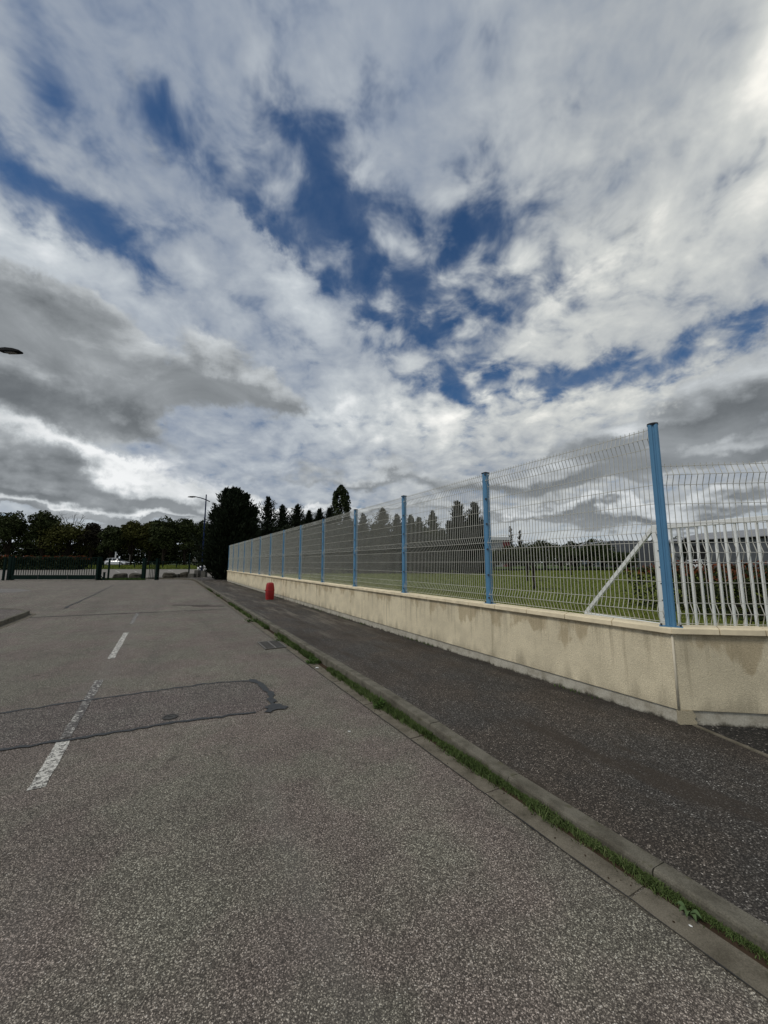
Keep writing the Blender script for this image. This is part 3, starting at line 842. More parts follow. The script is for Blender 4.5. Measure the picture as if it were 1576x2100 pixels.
# ------------------------------------------------------------------ red hydrant casing on the footway
c = W(17.6, 3.98)
t = thing('fire_hydrant', (c[0], c[1], PV), 'red moulded fire hydrant casing standing on the footway beside the wall', 'fire hydrant', rz=FENCE_ROT)
HS = .90
def sup(a, b, z, n=24, e=3.2):
    out = []; a *= HS; b *= HS; z *= .97
    for k in range(n):
        th = 2 * math.pi * k / n; cs, sn = math.cos(th), math.sin(th); 
        out.append((a * abs(cs) ** (2 / e) * (1 if cs >= 0 else -1), b * abs(sn) ** (2 / e) * (1 if sn >= 0 else -1), z))
    return out
M().loft([sup(.165, .175, .0), sup(.17, .182, .03), sup(.185, .198, .22), sup(.19, .204, .345), sup(.182, .196, .36)]).build('lower_shell', M_RED, t, smooth=False)
M().loft([sup(.178, .190, .366), sup(.194, .208, .376), sup(.192, .206, .42), sup(.176, .188, .58), sup(.158, .168, .69), sup(.136, .146, .735), sup(.09, .10, .757), sup(.03, .03, .763)]).build('upper_shell', M_RED, t)
M().loft([sup(.180, .190, .355), sup(.180, .190, .370)]).build('seam', M_CAP, t)
M().box((0, .2, .40), (.10, .03, .05)).build('latch', M_RED, t, bevel=.008)
M().loft([sup(.20, .21, -.02), sup(.20, .21, .012)]).build('base_pad', M_BLOCK, t)

# ------------------------------------------------------------------ street lamps
def lamp(loc, rz, label):
    t = thing('street_lamp', loc, label, 'street lamp', 'blue street lamps with a single curved arm', rz)
    H = 9.0
    M().tube([(0, 0, 0), (0, 0, .9), (0, 0, .92), (0, 0, H + .55)], [.13, .13, .105, .065], 10).build('pole', M_LAMP, t, smooth=True)
    M().box((0, 0, .01), (.34, .34, .03)).build('base_plate', M_LAMP, t)
    arm = [(-.45, 0, H - .28), (0, 0, H - .06), (.55, 0, H + .10), (1.15, 0, H + .20)]
    M().tube(arm, [.05, .06, .055, .05], 8).build('arm', M_LAMP, t, smooth=True)
    rings = []
    for x, w, z0, z1 in ((1.10, .05, -.045, .045), (1.18, .09, -.075, .055), (1.40, .135, -.095, .05), (1.66, .135, -.105, .02), (1.86, .105, -.11, -.03), (1.94, .06, -.115, -.08)):
        rings.append([(x, -w, H + .19 + z0), (x, w, H + .19 + z0), (x, w * .85, H + .19 + z1), (x, -w * .85, H + .19 + z1)])
    hd = M().loft(rings).build('lamp_head', M_LAMPHEAD, t, bevel=.015)
    M().box((1.56, 0, H + .075), (.34, .17, .02)).build('lens', M_LENS, hd)
    return t
lamp((*W(49.6, 3.45)[:2], .10), math.atan2(-na[1], -na[0]), 'tall blue street lamp standing before the broad dark conifer')
r_ = ray(45, 731); k = (9.06 - CAM_Z) / r_[2]; hp = r_[:2] * k - np.array([1.94, 0])
lamp((*hp, PV), 0.0, 'street lamp whose dark head juts in over the left pavement')

# ------------------------------------------------------------------ far entrance: gates, posts, boulders, blocks
GY = 39.0
gx = lambda px: XP(px, GY)
gt = thing('sliding_gate', ((gx(28)), GY, 0), 'long dark green sliding gate across the far end of the road', 'gate')
gw = gx(203) - gx(28)
z1 = HZ(1143, GY); zb = .50
M().box((gw / 2, 0, .30), (gw - .1, .14, .42)).build('base_beam', M_GREEN_STEEL, gt, bevel=.01)
jm = M().box((0, 0, 0), (.06, .17, .44)).mesh('joint', M_BOLT)
for px in (83, 143, 200): inst('joint', jm, gt, (gx(px) - gx(28), 0, .31))
M().box((gw / 2, 0, z1 - .03), (gw - .1, .06, .06)).build('top_rail', M_GREEN_STEEL, gt)
bm = M().box((0, 0, (zb + z1) / 2), (.045, .045, z1 - zb - .06)).mesh('bar', M_GREEN_STEEL)
for k in range(36): inst('bar', bm, gt, (.18 + k * (gw - .36) / 35, 0, 0))
for x in (.03, gw - .03): M().box((x, 0, (z1 + .1) / 2), (.12, .15, z1 - .1)).build('end_post', M_GREEN_STEEL, gt)
def gpost(px, w, y, pt, label, brace=0, mat=M_GREEN_STEEL, name='gate_post'):
    x = XP(px, y); z0 = far_z(y); h = HZ(pt, y) - z0
    o = thing(name, (x, y, z0), label, 'post')
    M().box((0, 0, h / 2), (w, w, h)).build('shaft', mat, o, bevel=.01)
    M().box((0, 0, h + .02), (w + .03, w + .03, .04)).build('cap', mat, o)
    if brace:
        M().prism([(0, -.05), (brace, -.05), (brace, .05), (0, .05)], 0, .12).build('foot', mat, o)
        M().tube([(brace * .9, 0, .1), (0, 0, .55)], .05, 6).build('stay', mat, o)
    return o
gpost(11, .16, GY - .3, 1144, 'dark guide post leaning at the left end of the long green gate', .0)
gpost(23, .30, GY + .3, 1141, 'stout dark green guide portal at the left end of the long gate', .5)
gpost(207, .22, GY + .25, 1143, 'dark green end post at the right end of the long gate', .55)
gpost(216.5, .14, GY + .3, 1174, 'short dark bollard just right of the long gate', 0, M_GREEN_STEEL, 'bollard')
gpost(225, .13, GY + .4, 1146, 'thin dark fence post standing left of the first boulder', 0)
gpost(297, .29, GY + .6, 1145, 'stout dark green pillar at the left of the small gate', -.0)
gpost(323, .21, GY + .5, 1146, 'dark green pillar at the right of the small gate', 0)
gpost(327.5, .08, GY + .6, 1146, 'thin dark post touching the right pillar of the small gate', 0)
gpost(389, .12, 44.5, 1137, 'thin dark post between the boulders by the blue lamp', 0)
sg = thing('pedestrian_gate', (gx(301), GY + .5, 0), 'narrow dark green barred gate between two pillars', 'gate')
sw = gx(320) - gx(301); h = HZ(1150, GY)
for z in (.18, h - .1): M().box((sw / 2, 0, z), (sw - .05, .04, .05)).build('rail', M_GREEN_STEEL, sg)
bm2 = M().box((0, 0, h / 2 + .05), (.04, .036, h - .12)).mesh('bar', M_GREEN_STEEL)
for k in range(6): inst('bar', bm2, sg, (.06 + k * (sw - .12) / 5, 0, 0))

def boulder(x0, x1, yt, y, label, seed, flat=1.0, yb=None):
    xa, xb = XP(x0, y), XP(x1, y); z0 = far_z(y); h = HZ(yt, y) - z0; w = xb - xa
    import bmesh
    bm = bmesh.new(); bmesh.ops.create_icosphere(bm, subdivisions=3, radius=1)
    for v in bm.verts:
        c = v.co.copy()
        e = 3.2; s = (abs(c.x) ** e + abs(c.y) ** e + abs(c.z) ** e) ** (-1 / e); c *= s
        d = 1 + .22 * noise.noise(c * 1.3 + Vector((seed * 3.1, 0, 0))) + .07 * noise.noise(c * 4 + Vector((0, seed * 2.3, 0)))
        c *= d
        v.co = (c.x * w / 2, c.y * w * .38, max(-.02, h * .5 + c.z * h * .5 * (1 + .18 * c.x * (1 if seed % 2 else -1))))
    me = bpy.data.meshes.new('boulder'); bm.to_mesh(me); bm.free(); me.materials.append(M_ROCK)
    o = bpy.data.objects.new('boulder', me); scene.collection.objects.link(o); o.location = ((xa + xb) / 2, y, z0)
    return tag(o, label, 'boulder', 'boulders blocking the far entrance')
boulder(237, 263, 1176, 40.6, 'square brown boulder right of the thin dark post', 1)
boulder(270, 296, 1176, 40.6, 'flat topped boulder against the left pillar of the small gate', 2)
boulder(337, 362, 1174.5, 42.5, 'low sloping dark boulder right of the small gate', 4)
boulder(372, 390, 1173, 43.2, 'rounded dark boulder between two concrete blocks', 5)
boulder(233, 242, 1186, 39.6, 'small pale stone at the foot of the square brown boulder', 3)
def block(x0, x1, yt, y, label, d=.6):
    xa, xb = XP(x0, y), XP(x1, y); z0 = far_z(y); h = HZ(yt, y) - z0
    o = M().box((0, 0, h / 2), (xb - xa, d, h)).build('concrete_block', M_BLOCK, None, bevel=.03); o.location = ((xa + xb) / 2, y, z0)
    return tag(o, label, 'block', 'concrete blocks blocking the far entrance')
block(361, 369.5, 1177, 43.0, 'small grey concrete block beside the low sloping boulder')
block(390, 402, 1176, 43.2, 'long grey concrete block between the rounded boulder and the lamp')
block(402.5, 411, 1169, 44.0, 'tall pale concrete block just left of the blue lamp')
block(416, 425, 1170, 44.0, 'pale concrete block just right of the blue lamp')

# low mesh fence along the verge
vf = thing('verge_fence', (XP(170, 59.5), 59.5, far_z(59.5)), 'low dark green mesh fence along the grass verge beyond the car park', 'fence')
vx = XP(440, 59.5) - XP(170, 59.5)
M().tube([(0, 0, 1.05), (vx, 0, 1.05)], .05, 4).build('top_wire', M_GREEN_STEEL, vf)
M().tube([(0, 0, .1), (vx, 0, .1)], .02, 4).build('bottom_wire', M_GREEN_STEEL, vf)
pm = M().tube([(0, 0, 0), (0, 0, 1.15)], .075, 6).mesh('post', M_GREEN_STEEL)
for px in (188, 213.5, 246, 277, 308, 335, 363, 390, 418): inst('post', pm, vf, (XP(px, 59.5) - XP(170, 59.5), 0, 0))
def pole(px, pt, y, w, mat, label, name='marker_post', cat='post'):
    x = XP(px, y); z0 = far_z(y); h = HZ(pt, y) - z0
    o = thing(name, (x, y, z0), label, cat)
    M().tube([(0, 0, 0), (0, 0, h)], w / 2, 8).build('shaft', mat, o); M().box((0, 0, h), (w * 1.05, w * 1.05, .05)).build('cap', mat, o)
pole(236.5, 1132, 84.5, .28, M_WHITE, 'white pole rising behind the silver car')
pole(266, 1138, 84.5, .22, M_BLOCK, 'grey pole standing right of the silver car')
so = thing('road_sign', (XP(399, 70), 70, far_z(70)), 'small pale notice board on two legs on the far verge', 'sign')
M().box((0, 0, 1.1), (.62, .04, .55)).build('panel', M_BLOCK, so)
for x in (-.2, .2): M().box((x, .03, .5), (.06, .05, 1.0)).build('leg', M_BOLT, so)

# ------------------------------------------------------------------ cars
def glass_mat():
    m, N, b = mat_base('car_glass', .08, .5); b.inputs['Base Color'].default_value = (.012, .015, .018, 1); return m
M_GLASS = glass_mat()
M_TYRE = simple('tyre', (.012, .012, .012), .9)
M_ALLOY = simple('alloy', (.35, .36, .37), .35, .1, 3, .5, .6)
M_HEADL = simple('headlight', (.6, .62, .65), .15, .05, 3, .6)
M_TAILL = simple('taillight', (.25, .01, .01), .2, .1, 3, .5)
def car(loc, rz, paint, label, group):
    t = thing('parked_car', loc, label, 'car', group, rz)
    def section(x, w, zl, zt, round_=.12):
        return [(x, -w * .93, zl), (x, -w, zl + .18), (x, -w, zt - round_ - .12), (x, -w * .93, zt - .04), (x, -w * .6, zt), (x, w * .6, zt), (x, w * .93, zt - .04), (x, w, zt - round_ - .12), (x, w, zl + .18), (x, w * .93, zl)]
    st = [(-2.08, .66, .38, .80), (-2.02, .80, .28, .92), (-1.7, .86, .24, .98), (-.9, .88, .2, 1.0), (0, .88, .2, .98), (.8, .87, .2, .96), (1.1, .86, .22, .92), (1.7, .82, .24, .82), (1.98, .72, .28, .70), (2.08, .55, .36, .58)]
    M().loft([section(*q) for q in st]).build('body', paint, t, smooth=True, bevel=0)
    def cab(x, w, z, zb=.94): return [(x, -w, zb), (x, -w, z), (x, w, z), (x, w, zb)]
    g = M().loft([[(x, -w0, zb), (x, -w1, zt), (x, w1, zt), (x, w0, zb)] for x, w0, w1, zb, zt in ((-1.98, .74, .66, .93, .97), (-1.62, .80, .62, .94, 1.40), (-.9, .82, .62, .95, 1.46), (.1, .82, .60, .95, 1.42), (.45, .82, .60, .94, 1.28), (1.15, .78, .70, .90, .93))])
    g.build('windows', M_GLASS, t)
    M().loft([[(x, -w, z0), (x, -w, z1), (x, 0, z1 + .025), (x, w, z1), (x, w, z0)] for x, w, z0, z1 in ((-1.70, .62, 1.37, 1.40), (-1.55, .65, 1.40, 1.45), (-.9, .65, 1.44, 1.49), (.05, .62, 1.40, 1.45), (.2, .58, 1.36, 1.38))]).build('roof', paint, t)
    for sx in (-.70, .70):
        for xa, za, xb, zbb in ((-1.30, .95, -1.25, 1.42), (-.55, .95, -.52, 1.45), (.42, .95, .18, 1.38)):
            s = 1 if sx > 0 else -1
            M().tube([(xa, s * .825, za), (xb, s * .64, zbb)], .035, 5).build('pillar', paint, t)
    wm = M().tube([(0, -.09, 0), (0, .09, 0)], .31, 20).mesh('wheel', M_TYRE); rm = M().tube([(0, -.095, 0), (0, .095, 0)], .19, 14).mesh('rim', M_ALLOY)
    for x in (-1.28, 1.28):
        for y in (-.80, .80):
            o = inst('wheel', wm, t, (x, y, .31)); inst('rim', rm, o, (0, 0, 0))
            M().tube([(x, y * 1.0, .31), (x, y * 1.035, .31)], .37, 18).build('wheel_arch', M_CAP, t)
    for y in (-.55, .55):
        M().box((1.98, y, .64), (.16, .26, .12)).build('headlight', M_HEADL, t, bevel=.02)
        M().box((-2.02, y * 1.15, .82), (.10, .18, .22)).build('taillight', M_TAILL, t, bevel=.02)
    for y in (-.93, .93): M().box((.55, y, .98), (.14, .12, .10)).build('mirror', paint, t, bevel=.03)
    return t
M_SILVER = simple('silver_paint', (.78, .79, .80), .25, .05, 1, .5, .25)
M_WHITECAR = simple('white_car_paint', (.72, .72, .72), .3, .05, 1, .5)
M_BLUECAR = simple('blue_car_paint', (.20, .26, .34), .3, .05, 1, .5)
CY = 77.6
car((XP(241, CY), CY, 1.135), 0.0, M_SILVER, 'silver hatchback parked on the far road behind the green gates', 'cars parked around the site')
car((XP(437, 52), 52, far_z(52)), R(155), M_WHITECAR, 'white car half hidden behind the broad dark conifer', 'cars parked around the site')

# ------------------------------------------------------------------ trees
def limb(m, a, b, r0, r1, r, n=4, wob=.05):
    a, b = np.array(a), np.array(b); L = np.linalg.norm(b - a); P = []
    for i in range(n + 1):
        f = i / n; p = a + (b - a) * f + r.normal(size=3) * wob * L * (0 < i < n) * .5; P.append(tuple(p))
    m.tube(P, [r0 + (r1 - r0) * i / n for i in range(n + 1)], 6)
def broadleaf(name, x, y, z, h, w, label, mat, seed, n=5200, leaf=.20, clear=.22, group='leafy trees in the far row', cat='tree', clumps=46, dens=.27, stems=1):
    r = np.random.default_rng(seed)
    t = thing(name, (x, y, z), label, cat, group)
    c0 = np.array([0, 0, h * (clear + (1 - clear) * .5)]); rad = np.array([w / 2, w / 2, h * (1 - clear) * .5])
    d = rdirs(r, clumps); d[:, 2] = np.where(d[:, 2] < -.55, -d[:, 2], d[:, 2])
    cc = c0 + d * rad * (r.uniform(.35, .86, (clumps, 1)))
    cr = dens * w * r.uniform(.5, .95, clumps)
    m = M()
    for s in range(stems):
        a = 2 * math.pi * s / stems; o = .25 * (stems > 1)
        base = np.array([o * math.cos(a), o * math.sin(a), 0]); topc = c0 + np.array([.4 * math.cos(a), .4 * math.sin(a), rad[2] * .5]) * (stems > 1) + np.array([0, 0, rad[2] * .35]) * (stems == 1)
        limb(m, base, topc, .035 * h ** .9 / stems ** .4, .015 * h, r, 6, .04)
    m.build('trunk', M_BARK, t, smooth=True)
    m = M()
    for k in r.choice(clumps, min(14, clumps), replace=False):
        f = r.uniform(.35, .8); limb(m, (0, 0, h * (clear * f + .12)), cc[k], .012 * h, .004 * h, r, 4, .08)
    m.build('branch', M_BARK, t)
    wts = cr ** 2; k = r.choice(clumps, n, p=wts / wts.sum())
    dd = rdirs(r, n) * (r.uniform(.25, 1, (n, 1)) ** .45) * np.array([1, 1, .75])
    C = cc[k] + dd * cr[k][:, None]
    U = rdirs(r, n) * (leaf * r.uniform(.6, 1.3, (n, 1))); Vv = unit(np.cross(U, rdirs(r, n))) * (leaf * .55 * r.uniform(.7, 1.2, (n, 1)))
    quads('crown', C, U, Vv, mat, t, world=False)
    return t
def conifer(name, x, y, z, h, w, label, mat, seed, n=150, sprays=44, tops=None, spray=.26, group=None, low=.03, power=.75, lean=0.0, cat='tree', up=.35, belly=.0):
    r = np.random.default_rng(seed)
    t = thing(name, (x, y, z), label, cat, group)
    m = M(); tops = tops or [(0, 0, 1.0, 1.0)]
    Cs, Us, Vs = [], [], []
    for (tx, ty, th, tw) in tops:
        hh = h * th
        m.tube([(tx * .3, ty * .3, 0), (tx * .8, ty * .8, hh * .5), (tx + lean * hh, ty, hh * .985)], [.024 * hh, .016 * hh, .004 * hh], 7)
        nb = int(n * th * tw ** .5)
        for k in range(nb):
            f = low + (1 - low) * (k + r.uniform()) / nb
            az = r.uniform(0, 2 * math.pi)
            prof = max(.02, (1 - f) ** power)
            L = w / 2 * tw * prof * (r.uniform(.45, .95) if r.uniform() < .7 else r.uniform(.95, 1.35)) + .12
            b = np.array([tx * (.3 + .7 * f) + lean * hh * f, ty * (.3 + .7 * f), hh * f * .97])
            dv = unit(np.array([math.cos(az), math.sin(az), up + .9 * max(0, f - .35) + r.normal() * .15]))
            ns = max(8, int(sprays * (.35 + prof)))
            s = r.uniform(.06, 1, ns) ** .85
            sag = np.array([0, 0, 1.0]) * (s ** 2)[:, None] * L * r.uniform(-.12, .30)
            thick = (1.05 - s)[:, None] * (.11 * L + .06) + .02
            C = b + dv * (s * L)[:, None] + sag + r.normal(size=(ns, 3)) * thick
            taper = (1.15 - .75 * s)[:, None]
            U = unit(dv + r.normal(size=(ns, 3)) * .32 + np.array([0, 0, .30])) * (spray * r.uniform(.6, 1.25, (ns, 1))) * taper
            Vv = unit(np.cross(U, rdirs(r, ns))) * (spray * .26 * r.uniform(.7, 1.3, (ns, 1))) * taper
            Cs.append(C); Us.append(U); Vs.append(Vv)
    m.build('trunk', M_BARK, t, smooth=True)
    quads('crown', np.concatenate(Cs), np.concatenate(Us), np.concatenate(Vs), mat, t, world=False)
    return t
def top_h(py, y, z): return HZ(py, y) - z

# far row of broad trees, left
TY = 88.0
row = [(14, 1046, 74, 'oak', M_OAK, 'tall dark leafy tree cut by the left picture edge'), (83, 1047, 58, 'oak', M_OAK, 'round topped dark tree second in the far row'),
       (135, 1071, 92, 'oak', M_OAK2, 'broad olive green tree with a low spreading crown behind the hedge'), (186, 1068, 46, 'plum', M_PURPLE, 'dusky tree with a thin see-through crown right of the bare branches'),
       (226, 1078, 48, 'oak', M_OAK, 'dark rounded tree standing behind the silver car'), (268, 1070, 52, 'oak', M_OAK2, 'olive tinged tree right of the white pole'),
       (305, 1070, 44, 'oak', M_OAK2, 'narrow olive tree behind the small gate'), (335, 1060, 56, 'oak', M_OAK, 'tallest rounded tree left of the blue lamp'),
       (378, 1064, 52, 'oak', M_OAK, 'dark tree directly behind the blue lamp arm'), (412, 1066, 46, 'oak', M_OAK, 'dark tree half hidden by the broad conifer')]
for i, (px, pt, wpx, kind, mat, lab) in enumerate(row):
    y = TY + (i * 37 % 7) - 3; z = 1.15
    h = top_h(pt, y, z); w = wpx / FPX * y
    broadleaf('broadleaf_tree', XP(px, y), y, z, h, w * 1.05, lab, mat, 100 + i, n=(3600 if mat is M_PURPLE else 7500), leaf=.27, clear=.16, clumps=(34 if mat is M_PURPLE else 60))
def bare_tree():
    y = 93.0; z = 1.15; t = thing('bare_tree', (XP(140, y), y, z), 'bare dead branches rising above the olive tree', 'tree')
    r = np.random.default_rng(4); m = M(); h = top_h(1053, y, z)
    limb(m, (0, 0, 0), (0, 0, h * .72), .16, .09, r, 5, .02); m.build('trunk', M_BARK, t)
    m = M()
    for k, (dx, dz) in enumerate(((-2.6, 1.0), (-1.2, .93), (.4, 1.0), (2.6, .97), (3.4, .88), (1.3, .9))):
        a = np.array([0, 0, h * .70]); b = np.array([dx, r.normal() * .4, h * dz]); mid = (a + b) / 2 + np.array([dx * .18, 0, -.4])
        limb(m, a, mid, .08, .055, r, 3, .06); limb(m, mid, b, .055, .025, r, 3, .08)
        for q in range(3): limb(m, mid + (b - mid) * (.3 + .25 * q), b + np.array([r.normal() * .8, r.normal() * .3, r.uniform(-.5, .3)]), .03, .014, r, 3, .08)
    m.build('branch', M_BARK, t)
bare_tree()

def hedge(name, x0, x1, y0, y1, z0, z1, label, mat, n, leaf, seed, red=None, nred=0, group=None, trunks=6):
    r = np.random.default_rng(seed)
    t = thing(name, ((x0 + x1) / 2, (y0 + y1) / 2, z0), label, 'hedge', group)
    sz = np.array([x1 - x0, y1 - y0, z1 - z0]); cen = np.array([0, 0, sz[2] / 2])
    def fill(n, lo, hi, zlo=0.0, zhi=1.0):
        P = r.uniform(-.5, .5, (n, 3)); k = r.integers(0, 5, n)
        P[k == 0, 0] = .5; P[k == 1, 0] = -.5; P[k == 2, 1] = .5; P[k == 3, 1] = -.5; P[k == 4, 2] = .5
        P *= r.uniform(lo, hi, (n, 1)) ** .7
        P[:, 2] = P[:, 2].clip(-.5, .5) if zlo == 0 else r.uniform(zlo, zhi, n) - .5
        Q = P * sz + cen
        b = np.array([noise.noise(Vector(q * .9)) for q in Q[:, :3]]) if n < 9000 else np.zeros(n)
        Q[:, 2] += b * .14 * sz[2] * (P[:, 2] > .2); return Q
    m = M()
    for k in range(trunks): limb(m, ((r.uniform(-.45, .45)) * sz[0], r.uniform(-.2, .2) * sz[1], 0), (r.uniform(-.45, .45) * sz[0], r.uniform(-.3, .3) * sz[1], sz[2] * .8), .04, .015, r, 3)
    m.build('stem', M_BARK, t)
    C = fill(n, .45, 1.0); U = rdirs(r, n) * leaf * r.uniform(.6, 1.3, (n, 1)); Vv = unit(np.cross(U, rdirs(r, n))) * leaf * .5
    quads('foliage', C, U, Vv, mat, t, world=False)
    if nred:
        C = fill(nred, .6, 1.05, .80, 1.06); U = unit(rdirs(r, nred) + np.array([0, 0, .6])) * leaf * r.uniform(.6, 1.2, (nred, 1)); Vv = unit(np.cross(U, rdirs(r, nred))) * leaf * .4
        quads('new_shoots', C, U, Vv, red, t, world=False)
    return t
for i, (xa, xb) in enumerate(((-90, 90), (90, 205), (205, 330), (330, 470))):
    hedge('hedge', XP(xa, 97), XP(xb, 97), 96, 98, 1.1, HZ(1114 + 4 * (i % 2), 97), ['shaded tall hedge behind the leftmost far trees', 'shaded tall hedge behind the olive tree', 'shaded tall hedge behind the silver car', 'shaded tall hedge behind the blue lamp'][i], M_HEDGE, 8000, .36, 300 + i, group='shaded hedge closing the far tree row')
hy = 57.5
hedge('photinia_hedge', XP(-60, hy), XP(165, hy), hy - 1.2, hy + 1.8, far_z(hy) - .1, HZ(1142, hy), 'long clipped dark hedge with reddish top behind the green gate', M_HEDGE, 9500, .22, 21, M_REDLEAF, 420)
# photinia right behind the white gate
hedge('photinia_hedge', 6.5, 13.5, 7.2, 10.8, LAWN - .05, 1.62, 'nearer photinia hedge with orange red shoots behind the white gate', M_HEDGE, 8900, .055, 22, M_REDLEAF, 1500, trunks=14)

# the broad conifer at the end of the wall
y = 38.5; z = .02; h = top_h(997, y, z)
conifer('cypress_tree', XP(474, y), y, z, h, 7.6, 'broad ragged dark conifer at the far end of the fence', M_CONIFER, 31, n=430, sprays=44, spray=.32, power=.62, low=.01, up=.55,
        tops=[(-.75, 0, .985, .80), (-.05, .3, 1.0, .75), (1.1, .2, .93, .80), (-1.6, -.3, .76, .62), (2.0, .4, .78, .62), (.2, -.8, .90, 1.0), (.5, -.5, .97, .7)])
rowc = [(546, 1017, 44, 2.3, .0, 'slim pointed dark conifer first right of the broad conifer'), (577, 1034, 42, 2.1, .0, 'ragged dark conifer second right of the broad conifer'),
        (604, 1033, 44, 2.4, .02, 'full dark conifer third right of the broad conifer'), (628, 1046, 43, 1.9, .03, 'small narrow conifer fourth right of the broad conifer'),
        (651, 1042, 44, 2.2, .02, 'ragged conifer just left of the slim leaning spire tree'), (676, 1040, 46, 1.8, -.01, 'slim dark conifer close against the rounded poplar'),
        (716, 1062, 44, 2.3, 0, 'dark conifer behind the wire just right of the rounded poplar'), (742, 1054, 45, 1.9, .02, 'slim conifer rising right behind the fourth blue post')]
for i, (px, pt, yy, w, ln, lab) in enumerate(rowc):
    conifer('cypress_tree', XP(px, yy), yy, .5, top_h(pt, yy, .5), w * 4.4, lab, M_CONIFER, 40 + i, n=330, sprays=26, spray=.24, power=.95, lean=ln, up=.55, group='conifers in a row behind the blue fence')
for i, (px, pt, w, mat, lab) in enumerate([(786, 1042, 2.3, M_CONIFER3, 'tan tinged conifer between the third and fourth blue posts'), (768, 1075, 2.4, M_CONIFER2, 'short bushy conifer left of the tan tinged one'),
        (815, 1054, 1.6, M_CONIFER, 'slim conifer touching the left of the third blue post'), (843, 1056, 1.9, M_CONIFER2, 'pointed olive conifer just right of the third blue post'),
        (860, 1060, 1.7, M_CONIFER2, 'small olive conifer second right of the third blue post'), (889, 1046, 1.7, M_CONIFER2, 'slim olive conifer left of the broad twin topped one'), (874, 1082, 2.2, M_CONIFER2, 'short conifer between the two olive spires'), (908, 1085, 2.2, M_CONIFER2, 'short bushy conifer leaning on the twin topped one')]):
    yy = 42 + (i * 3 % 4)
    conifer('cypress_tree', XP(px, yy), yy, LAWN, top_h(pt, yy, LAWN), w * 4.0, lab, mat, 60 + i, n=300, sprays=26, spray=.24, power=.92, up=.55, group='conifers in a row behind the blue fence')
yy = 40.0
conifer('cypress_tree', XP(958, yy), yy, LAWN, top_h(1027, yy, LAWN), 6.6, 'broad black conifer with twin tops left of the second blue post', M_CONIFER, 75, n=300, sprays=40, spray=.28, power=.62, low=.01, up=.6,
        tops=[(-.9, 0, 1.0, .62), (1.0, .1, .98, .66), (-1.7, .2, .72, .5), (1.9, .2, .74, .5), (.1, -.4, .7, .8)], group='conifers in a row behind the blue fence')
# low dark screen under the row
for i, (px0, px1) in enumerate(((500, 620), (620, 745), (745, 870), (870, 1000))):
    hedge('cypress_hedge', XP(px0, 41), XP(px1, 41), 40.0, 42.2, .4, [5.3, 5.0, 4.7, 4.4][i], ['dark conifer hedge base nearest the broad conifer', 'dark hedge base under the slim leaning conifers', 'dark hedge base under the tan tinged conifer', 'dark hedge base under the olive spires'][i], M_CONIFER, 8000, .2, 80 + i, group='hedge bases under the conifer row')
# rounded poplar spire
yy = 56; 
def poplar():
    r = np.random.default_rng(91); z = .7; h = top_h(996, yy, z); w = 2.9
    t = thing('poplar_tree', (XP(698, yy), yy, z), 'rounded columnar poplar rising above the row behind the fence', 'tree')
    m = M(); limb(m, (0, 0, 0), (0, 0, h * .97), .2, .04, r, 8, .01); m.build('trunk', M_BARK, t)
    n = 5200; f = r.uniform(.12, 1, n); prof = np.interp(f, [0, .12, .45, .72, .88, 1.0], [.3, .6, .9, 1.0, .75, .10])
    cl = np.floor(f * 26 + r.uniform(0, 1, n)); az = cl * 2.4 + r.integers(0, 5, n) * 1.257 + r.normal(size=n) * .28
    rad = w / 2 * prof * r.uniform(.2, 1, n) ** .5
    C = np.stack([rad * np.cos(az), rad * np.sin(az), f * h + rad * .35], 1)
    U = rdirs(r, n) * .20; Vv = unit(np.cross(U, rdirs(r, n))) * .11
    quads('crown', C, U, Vv, M_POPLAR, t, world=False)
poplar()
# far spruces above the hedge, right of the second post
for i, (px, pt, lab) in enumerate([(1050, 1078, 'taller of two spruces above the far hedge'), (1069, 1086, 'shorter of two spruces above the far hedge')]):
    conifer('spruce_tree', XP(px, 74), 74, .9, top_h(pt, 74, .9), 3.0, lab, M_CONIFER, 95 + i, n=70, sprays=26, spray=.26, power=.85, up=.1, group='two spruces above the far hedge')
# bushes closing the lawn
bl = [(1013, 1128, 40), (1045, 1122, 55), (1082, 1114, 60), (1118, 1110, 60), (1150, 1118, 50), (1178, 1122, 46), (1208, 1116, 44), (1238, 1112, 42), (1262, 1128, 40), (1290, 1134, 36)]
labs = ['dark bush right behind the second blue post', 'dark bush under the two spruces', 'rounded dark bush right of the two spruces', 'tallest rounded bush at the back of the lawn', 'mid green bush left of the bright gap', 'low bush in front of the bright gap', 'loose light bush right of the bright gap', 'feathery bush against the curved shed', 'low bush in front of the curved shed', 'small bush left of the white gate brace']
for i, (px, pt, w) in enumerate(bl):
    yy = 56 + (i * 5 % 4); broadleaf('bush', XP(px, yy), yy, LAWN + .1, top_h(pt, yy, LAWN + .1), w / FPX * yy * 1.1, labs[i], M_BUSH if i > 3 else M_OAK, 200 + i, n=3000, leaf=.15, clear=.02, cat='bush', group='bushes at the back of the lawn', clumps=34, stems=4)
for i, (px, pt) in enumerate([(1168, 1108), (1190, 1110), (1215, 1104), (1236, 1108), (1350, 1100), (1395, 1097), (1458, 1093), (1478, 1093)]):
    yy = 105; broadleaf('broadleaf_tree', XP(px, yy), yy, 1.1, top_h(pt, yy, 1.1), 4.2, ['thin far tree over the bright gap', 'second thin far tree right of the bright gap', 'taller far tree behind the feathery bush', 'far tree touching the curved shed', 'far treetop behind the tall corner post', 'far treetop above the dark shed door', 'left of two far treetops over the long shed', 'right of two far treetops over the long shed'][i], M_OAK, 230 + i, n=1500, leaf=.26, clear=.2, clumps=22, group='far treetops beyond the sheds')
